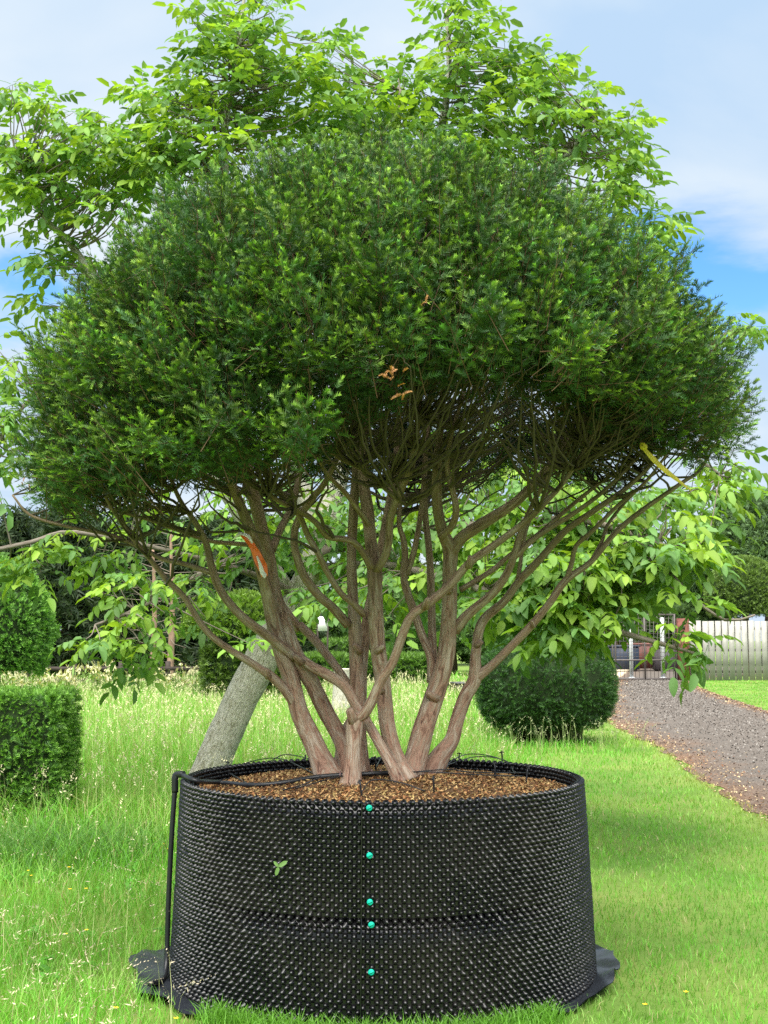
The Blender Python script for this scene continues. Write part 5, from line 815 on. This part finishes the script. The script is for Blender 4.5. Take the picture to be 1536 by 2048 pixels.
# bare reddish trunks and twiggy branches in front of the conifers
for q, (px, dep, h, lab) in enumerate(((340, 41, 5.2, 'bare trunk with grey dead twigs standing before the conifers'), (305, 43, 4.8, 'thinner bare trunk with dead twigs left of the other'))):
    b = np.array((W(px, 1300, dep)[0], dep, 0.0)); t = thing('bare_tree', lab, 'tree', b); V, Fs, U = tube(spline(np.array([b, b + (.05, 0, h * .5), b + (-.05, 0, h)]), .3), np.linspace(.13, .04, len(spline(np.array([b, b + (.05, 0, h * .5), b + (-.05, 0, h)]), .3))), 8); A = Acc(); A.add(V, Fs, None, U); obj('trunk', A.mesh('trunk', b, True), plain('reddish_bark', (0.26, 0.17, 0.12), .9, .2, .3, 5), t); A = Acc()
    for k in range(34):
        z = h * rng.uniform(.12, .98); az = rng.uniform(0, 6.28); l = rng.uniform(.6, 2.0); p0 = b + (0, 0, z); p1 = p0 + np.array((math.cos(az) * l, math.sin(az) * l, rng.uniform(-.2, .35) * l)); V, Fs, U = tube(np.array([p0, (p0 + p1) / 2 + rng.normal(0, .08, 3), p1]), [.012, .009, .004], 4, cap=False); A.add(V, Fs, None, U)
    obj('twigs', A.mesh('twigs', b), plain('dead_twigs', (0.20, 0.165, 0.13), .9, .2), t, kind='stuff')
# pale nettle-like weeds at the back of the meadow
for q, (px, dep, s) in enumerate(((60, 31, .8), (100, 33, .95), (140, 32, .8), (185, 34, .95), (215, 32, 1.0), (255, 33, .8), (300, 34, .85), (345, 32, .75), (385, 33, .95), (20, 32, .85))):
    b = np.array((W(px, 1300, dep)[0], dep, 0.0)); A = Acc(); n = 16; P0 = b + rng.normal(0, .28, (n, 3)) * (1, 1, 0); H = s * rng.uniform(.6, 1.15, n)
    t = thing('tall_weed', ('pale leafy weed clump at the back of the meadow, %s' % ('behind the dome topiary', 'right of the dome topiary', 'second right of the dome', 'third right of the dome', 'tallest near the middle', 'right of the tallest', 'under the walnut tips', 'left of the block hedge', 'touching the block hedge', 'at the far left')[q]), 'weed', b, 'weed clumps at the back of the meadow')
    V, Fq = tube_many(P0, P0 + np.column_stack((rng.normal(0, .06, (n, 2)), H)), .008); A.add(V, Fq, (0.2, 0.28, 0.08)); obj('stalks', A.mesh('stalks', b), M_far, t, kind='stuff'); A = Acc()
    m = 300; k = rng.integers(0, n, m); f = rng.random(m) ** .7; P = P0[k] + np.column_stack((rng.normal(0, .06, (m, 2)), H[k] * f)); top = f > .8
    c = np.where(top[:, None], np.array((0.5, 0.48, 0.27)), np.array((0.18, 0.29, 0.07))) * rng.uniform(.7, 1.2, (m, 1)); A.add(*scatter_quads(m, P, rng.uniform(.03, .075, m), .8, c, .5)); obj('leaves', A.mesh('leaves', b), M_far, t, kind='stuff')

# ------------------------------------------------------------------ fences, gate, yard, stump, crate
M_board = plain('weathered_board', (0.34, 0.325, 0.30), .85, .2, .3, 2.2); M_rust = plain('rusty_post', (0.16, 0.06, 0.045), .8, .3, .4, 6); M_wire = plain('gate_steel', (0.10, 0.085, 0.08), .6, .4, .2, 4); M_pale = plain('galvanised_steel', (0.55, 0.57, 0.58), .5, .5, .1, 4); M_dark = plain('dark_rail', (0.05, 0.04, 0.035), .9, .2, .3, 4)
FD = 50.0; fx0 = W(1378, 1300, FD)[0]; fz = W(1450, 1243, FD)[2]
fence = thing('board_fence', 'pale weathered vertical board fence right of the gate', 'fence', (fx0, FD, 0))
bw, bme = 0.262, []
for v in range(4):
    A = Acc(); wv = bw - 0.034 + rng.uniform(-.006, .006); V, Fq = bevel_box(-wv / 2, wv / 2, -.014, .014, 0, fz * (1 + rng.uniform(-.008, .008)), .008); A.add(V, Fq); bme.append(A.mesh('board'))
for k in range(30):
    o = obj('board', bme[k % 4], M_board, fence); o.location = ((k + .5) * bw, rng.uniform(-.008, .008), .02); o.rotation_euler = (0, rng.normal(0, .004), rng.normal(0, .02))
for z in (.35, 1.2, 2.05): A = Acc(); A.add(boxv(0, 30 * bw, .03, .1, z - .05, z + .05), BOXF); obj('rail', A.mesh('rail'), M_dark, fence)
gp = np.array((W(1366, 1300, FD - .3)[0], FD - .3, 0)); zt = W(1366, 1237, FD - .3)[2]
A = Acc(); V, Fq = bevel_box(-.21, .21, -.2, .2, 0, zt, .03); A.add(V, Fq); post = thing('gate_post', 'thick rusty brown post between the gate and the board fence', 'post', gp); obj('shaft', A.mesh('shaft'), M_rust, post); A = Acc(); A.add(boxv(-.05, .05, -.225, -.2, zt - .42, zt - .3), BOXF); obj('slot_plate', A.mesh('slot_plate'), M_dark, post)
ga = np.array((W(1352, 1300, FD - .2)[0], FD - .2, 0)); zt = W(1300, 1228, FD)[2]; gw = ga[0] - W(1150, 1300, FD)[0]; gate = thing('mesh_gate', 'tall dark wire mesh gate across the end of the drive', 'gate', (ga[0] - gw, FD - .2, 0))
for (x0, x1, z0, z1) in ((0, gw, .05, .11), (0, gw, zt - .06, zt), (0, gw, .78, .84)): A = Acc(); A.add(boxv(x0, x1, -.03, .03, z0, z1), BOXF); obj('rail', A.mesh('rail'), M_wire, gate)
for xx in (0, gw * .36, gw * .37 + .07, gw * .68, gw - .07): A = Acc(); A.add(boxv(xx, xx + .06, -.032, .032, .0, zt - .001), BOXF); obj('upright', A.mesh('upright'), M_wire, gate)
A = Acc()
for x in np.arange(.1, gw, .15): A.add(boxv(x - .007, x + .007, -.008, .006, .1, zt - .02), BOXF)
for z in np.arange(.95, zt, .15): A.add(boxv(0, gw, .007, .02, z - .007, z + .007), BOXF)
obj('wire_mesh', A.mesh('wire_mesh'), M_wire, gate, kind='stuff')
for q, (px, lab) in enumerate(((1262, 'white steel post behind the mesh gate, left one'), (1325, 'white steel post behind the mesh gate, right one'))):
    p = np.array((W(px, 1300, 52)[0], 52.0, 0)); A = Acc(); V, Fq = bevel_box(-.07, .07, -.07, .07, 0, W(px, 1235, 52)[2], .02); A.add(V, Fq); t = thing('steel_post', lab, 'post', p, 'white posts behind the gate'); obj('shaft', A.mesh('shaft'), M_pale, t); A = Acc(); A.add(boxv(-.12, .12, -.12, .12, 0.04, .07), BOXF); obj('foot_plate', A.mesh('foot_plate'), M_pale, t)
A = Acc(); V = np.array([(W(1180, 1300, 54)[0], 54, .012), (W(1400, 1300, 54)[0], 54, .012), (W(1420, 1300, 66)[0], 70, .012), (W(1150, 1300, 66)[0], 70, .012)]); A.add(V, np.array([[0, 1, 2, 3]])); obj('yard', A.mesh('yard'), plain('pale_sand', (0.5, 0.42, 0.3), .95, .1, .25, 1.5), kind='structure', label='pale sandy yard beyond the gate')
for q, (px, dep, wd, ht, col, lab) in enumerate(((1245, 64, 1.5, 1.25, (0.025, 0.035, 0.06), 'dark blue storage bin in the yard behind the gate'), (1290, 66, 1.7, 1.35, (0.13, 0.045, 0.035), 'dull red storage bin in the yard behind the gate'), (1335, 64, 1.4, 1.2, (0.07, 0.06, 0.07), 'dark grey storage bin in the yard behind the gate'))):
    p = np.array((W(px, 1300, dep)[0], dep, 0)); t = thing('storage_bin', lab, 'bin', p, 'bins in the yard'); m = plain('bin_%d' % q, col, .6, .4, .2, 3); A = Acc(); V, Fq = bevel_box(-wd / 2, wd / 2, -.5, .5, .12, ht, .04); A.add(V, Fq); obj('body', A.mesh('body'), m, t); A = Acc(); V, Fq = bevel_box(-wd / 2 - .05, wd / 2 + .05, -.55, .55, ht + .002, ht + .1, .04); A.add(V, Fq); obj('lid', A.mesh('lid'), m, t)
    for sx in (-1, 1): A = Acc(); A.add(boxv(sx * wd * .35 - .08, sx * wd * .35 + .08, -.45, .45, .012, .118), BOXF); obj('foot', A.mesh('foot'), M_dark, t)
# dark rail fence behind the meadow
a, b = W(-60, 1340, 39)[0], W(410, 1340, 39)[0]; rf = thing('rail_fence', 'low dark timber rail fence behind the meadow weeds', 'fence', (a, 39, 0))
for z in (.35, .72): A = Acc(); A.add(boxv(0, b - a, -.02, .02, z - .06, z + .06), BOXF); obj('rail', A.mesh('rail'), M_dark, rf)
pm = None
for k in range(5):
    if pm is None: A = Acc(); V, Fq = bevel_box(-.07, .07, .022, .16, 0, .95, .02); A.add(V, Fq); pm = A.mesh('post')
    o = obj('post', pm, M_dark, rf); o.location = ((b - a) * (k + .2) / 5, 0, 0)
# stump
p = np.array((W(683, 1400, 25)[0], 25.0, 0)); zt = W(683, 1338, 25)[2]; st = thing('tree_stump', 'cut tree stump with pale top behind the central stems', 'stump', p); A = Acc(); S = np.array([(0, 0, 0), (0, 0, .2), (0, 0, zt * .6), (.01, 0, zt)]); V, Fs, U = tube(S, [.24, .2, .17, .165], 14, .03, cap=False); A.add(V, Fs, None, U); obj('bole', A.mesh('bole', smooth=True), M_wbark, st)
A = Acc(); V, Fs, U = tube(np.array([(.01, 0, zt - .02), (.01, 0, zt + .01)]), .16, 14); A.add(V, Fs, None, U); obj('cut_face', A.mesh('cut_face'), plain('cut_wood', (0.62, 0.55, 0.45), .8, .2, .15, 12), st)
# slim black post and crate
p = np.array((W(926, 1360, 34)[0], 34.0, 0)); ct = thing('plastic_crate', 'black plastic trough behind the right leaning stem', 'crate', p); A = Acc(); V = np.concatenate((boxv(-.36, .36, -.3, .3, 0, .01)[:4], boxv(-.42, .42, -.35, .35, 0, .46)[4:])); A.add(V, BOXF); obj('body', A.mesh('body'), M_plastic, ct); A = Acc()
for e in (boxv(-.46, .46, -.39, -.35, .42, .47), boxv(-.46, .46, .35, .39, .42, .47), boxv(-.46, -.42, -.349, .349, .42, .47), boxv(.42, .46, -.349, .349, .42, .47)): A.add(e, BOXF)
obj('rim', A.mesh('rim'), M_plastic, ct)
# white sign board far off between stems
p = np.array((W(645, 1300, 43)[0], 43.0, 0)); sg = thing('notice_board', 'small white board on dark posts far behind the central stems', 'sign', p); z0, z1 = W(645, 1262, 43)[2], W(645, 1233, 43)[2]
A = Acc(); V, Fq = bevel_box(-.16, .16, -.02, .02, z0, z1, .01); A.add(V, Fq); obj('panel', A.mesh('panel'), plain('white_paint', (.8, .8, .8), .5), sg)
for sx in (-.17, .17): A = Acc(); A.add(boxv(sx - .03, sx + .03, .022, .08, 0, z1 + .05), BOXF); obj('post', A.mesh('post'), M_dark, sg)

# ------------------------------------------------------------------ small things
# green leaf caught on the container wall
c = W(522, 1745, 5.235); th = math.atan2(c[1] - CONT[1], c[0] - CONT[0]); c[:2] = CONT + np.array((math.cos(th), math.sin(th))) * 1.012; sp = thing('caught_leaf', 'small green leaf sprig caught on the front of the container', 'leaf', c)
for (az, L) in ((0.6, .045), (2.3, .032), (-1.9, .04)):
    V, F3, F4 = leaflet(L, L * .45, .3, .15); d = np.array((math.cos(az), -0.12, math.sin(az))); V = V @ rot_frame(d, np.array((0, -1, .3))).T; A = Acc(); A.add(V, [F3, F4], (0.2, 0.36, 0.1)); obj('blade', A.mesh('blade'), M_walnut, sp)
# buttercups in the grass
BL = {(232, 2017): 'lowest on the left among seed heads', (352, 2038): 'at the bottom edge by the container foot', (131, 1869): 'lower left below the arching stem', (173, 1861): 'just right of the lower left one', (56, 1742): 'near the left edge', (138, 1735): 'below the long grass tuft', (336, 1698): 'closest to the black hose', (306, 1678): 'topmost left of the container', (62, 1752): 'under its twin near the left edge', (172, 1778): 'middle left of the lawn', (140, 1779): 'left of the middle one', (1372, 1985): 'right of the container, farther from it', (1290, 2010): 'right of the container, close to the sheet', (328, 1688): 'between two others beside the hose'}
M_but = plain('buttercup_petals', (0.80, 0.55, 0.02), .4, .5); bm = sm_ = None
for (a, b) in ((232, 2017), (352, 2038), (131, 1869), (173, 1861), (56, 1742), (138, 1735), (336, 1698), (306, 1678), (62, 1752), (172, 1778), (140, 1779), (1372, 1985), (1290, 2010), (328, 1688)):
    p = G(a, b); hgt = 0.13 if p[0] < -1 else .06; p = G(a, b, hgt); t = thing('buttercup', 'small yellow buttercup in the grass, %s' % BL[(a, b)], 'flower', (p[0], p[1], 0), 'buttercups in the grass')
    A = Acc(); V, Fs, U = tube(np.array([(0, 0, 0), (.004, 0, hgt * .5), (0, 0, hgt)]), .0014, 4); A.add(V, Fs, (0.15, 0.28, 0.04)); obj('stalk', A.mesh('stalk'), M_grass, t)
    A = Acc()
    for k in range(5):
        az = k * 1.2566; d = np.array((math.cos(az), math.sin(az), .45)); s = np.array((-math.sin(az), math.cos(az), 0)); q = np.array((0, 0, hgt)); A.add(np.array([q, q + d * .007 - s * .006, q + d * .013, q + d * .007 + s * .006]), np.array([[0, 1, 2, 3]]))
    obj('petals', A.mesh('petals'), M_but, t)
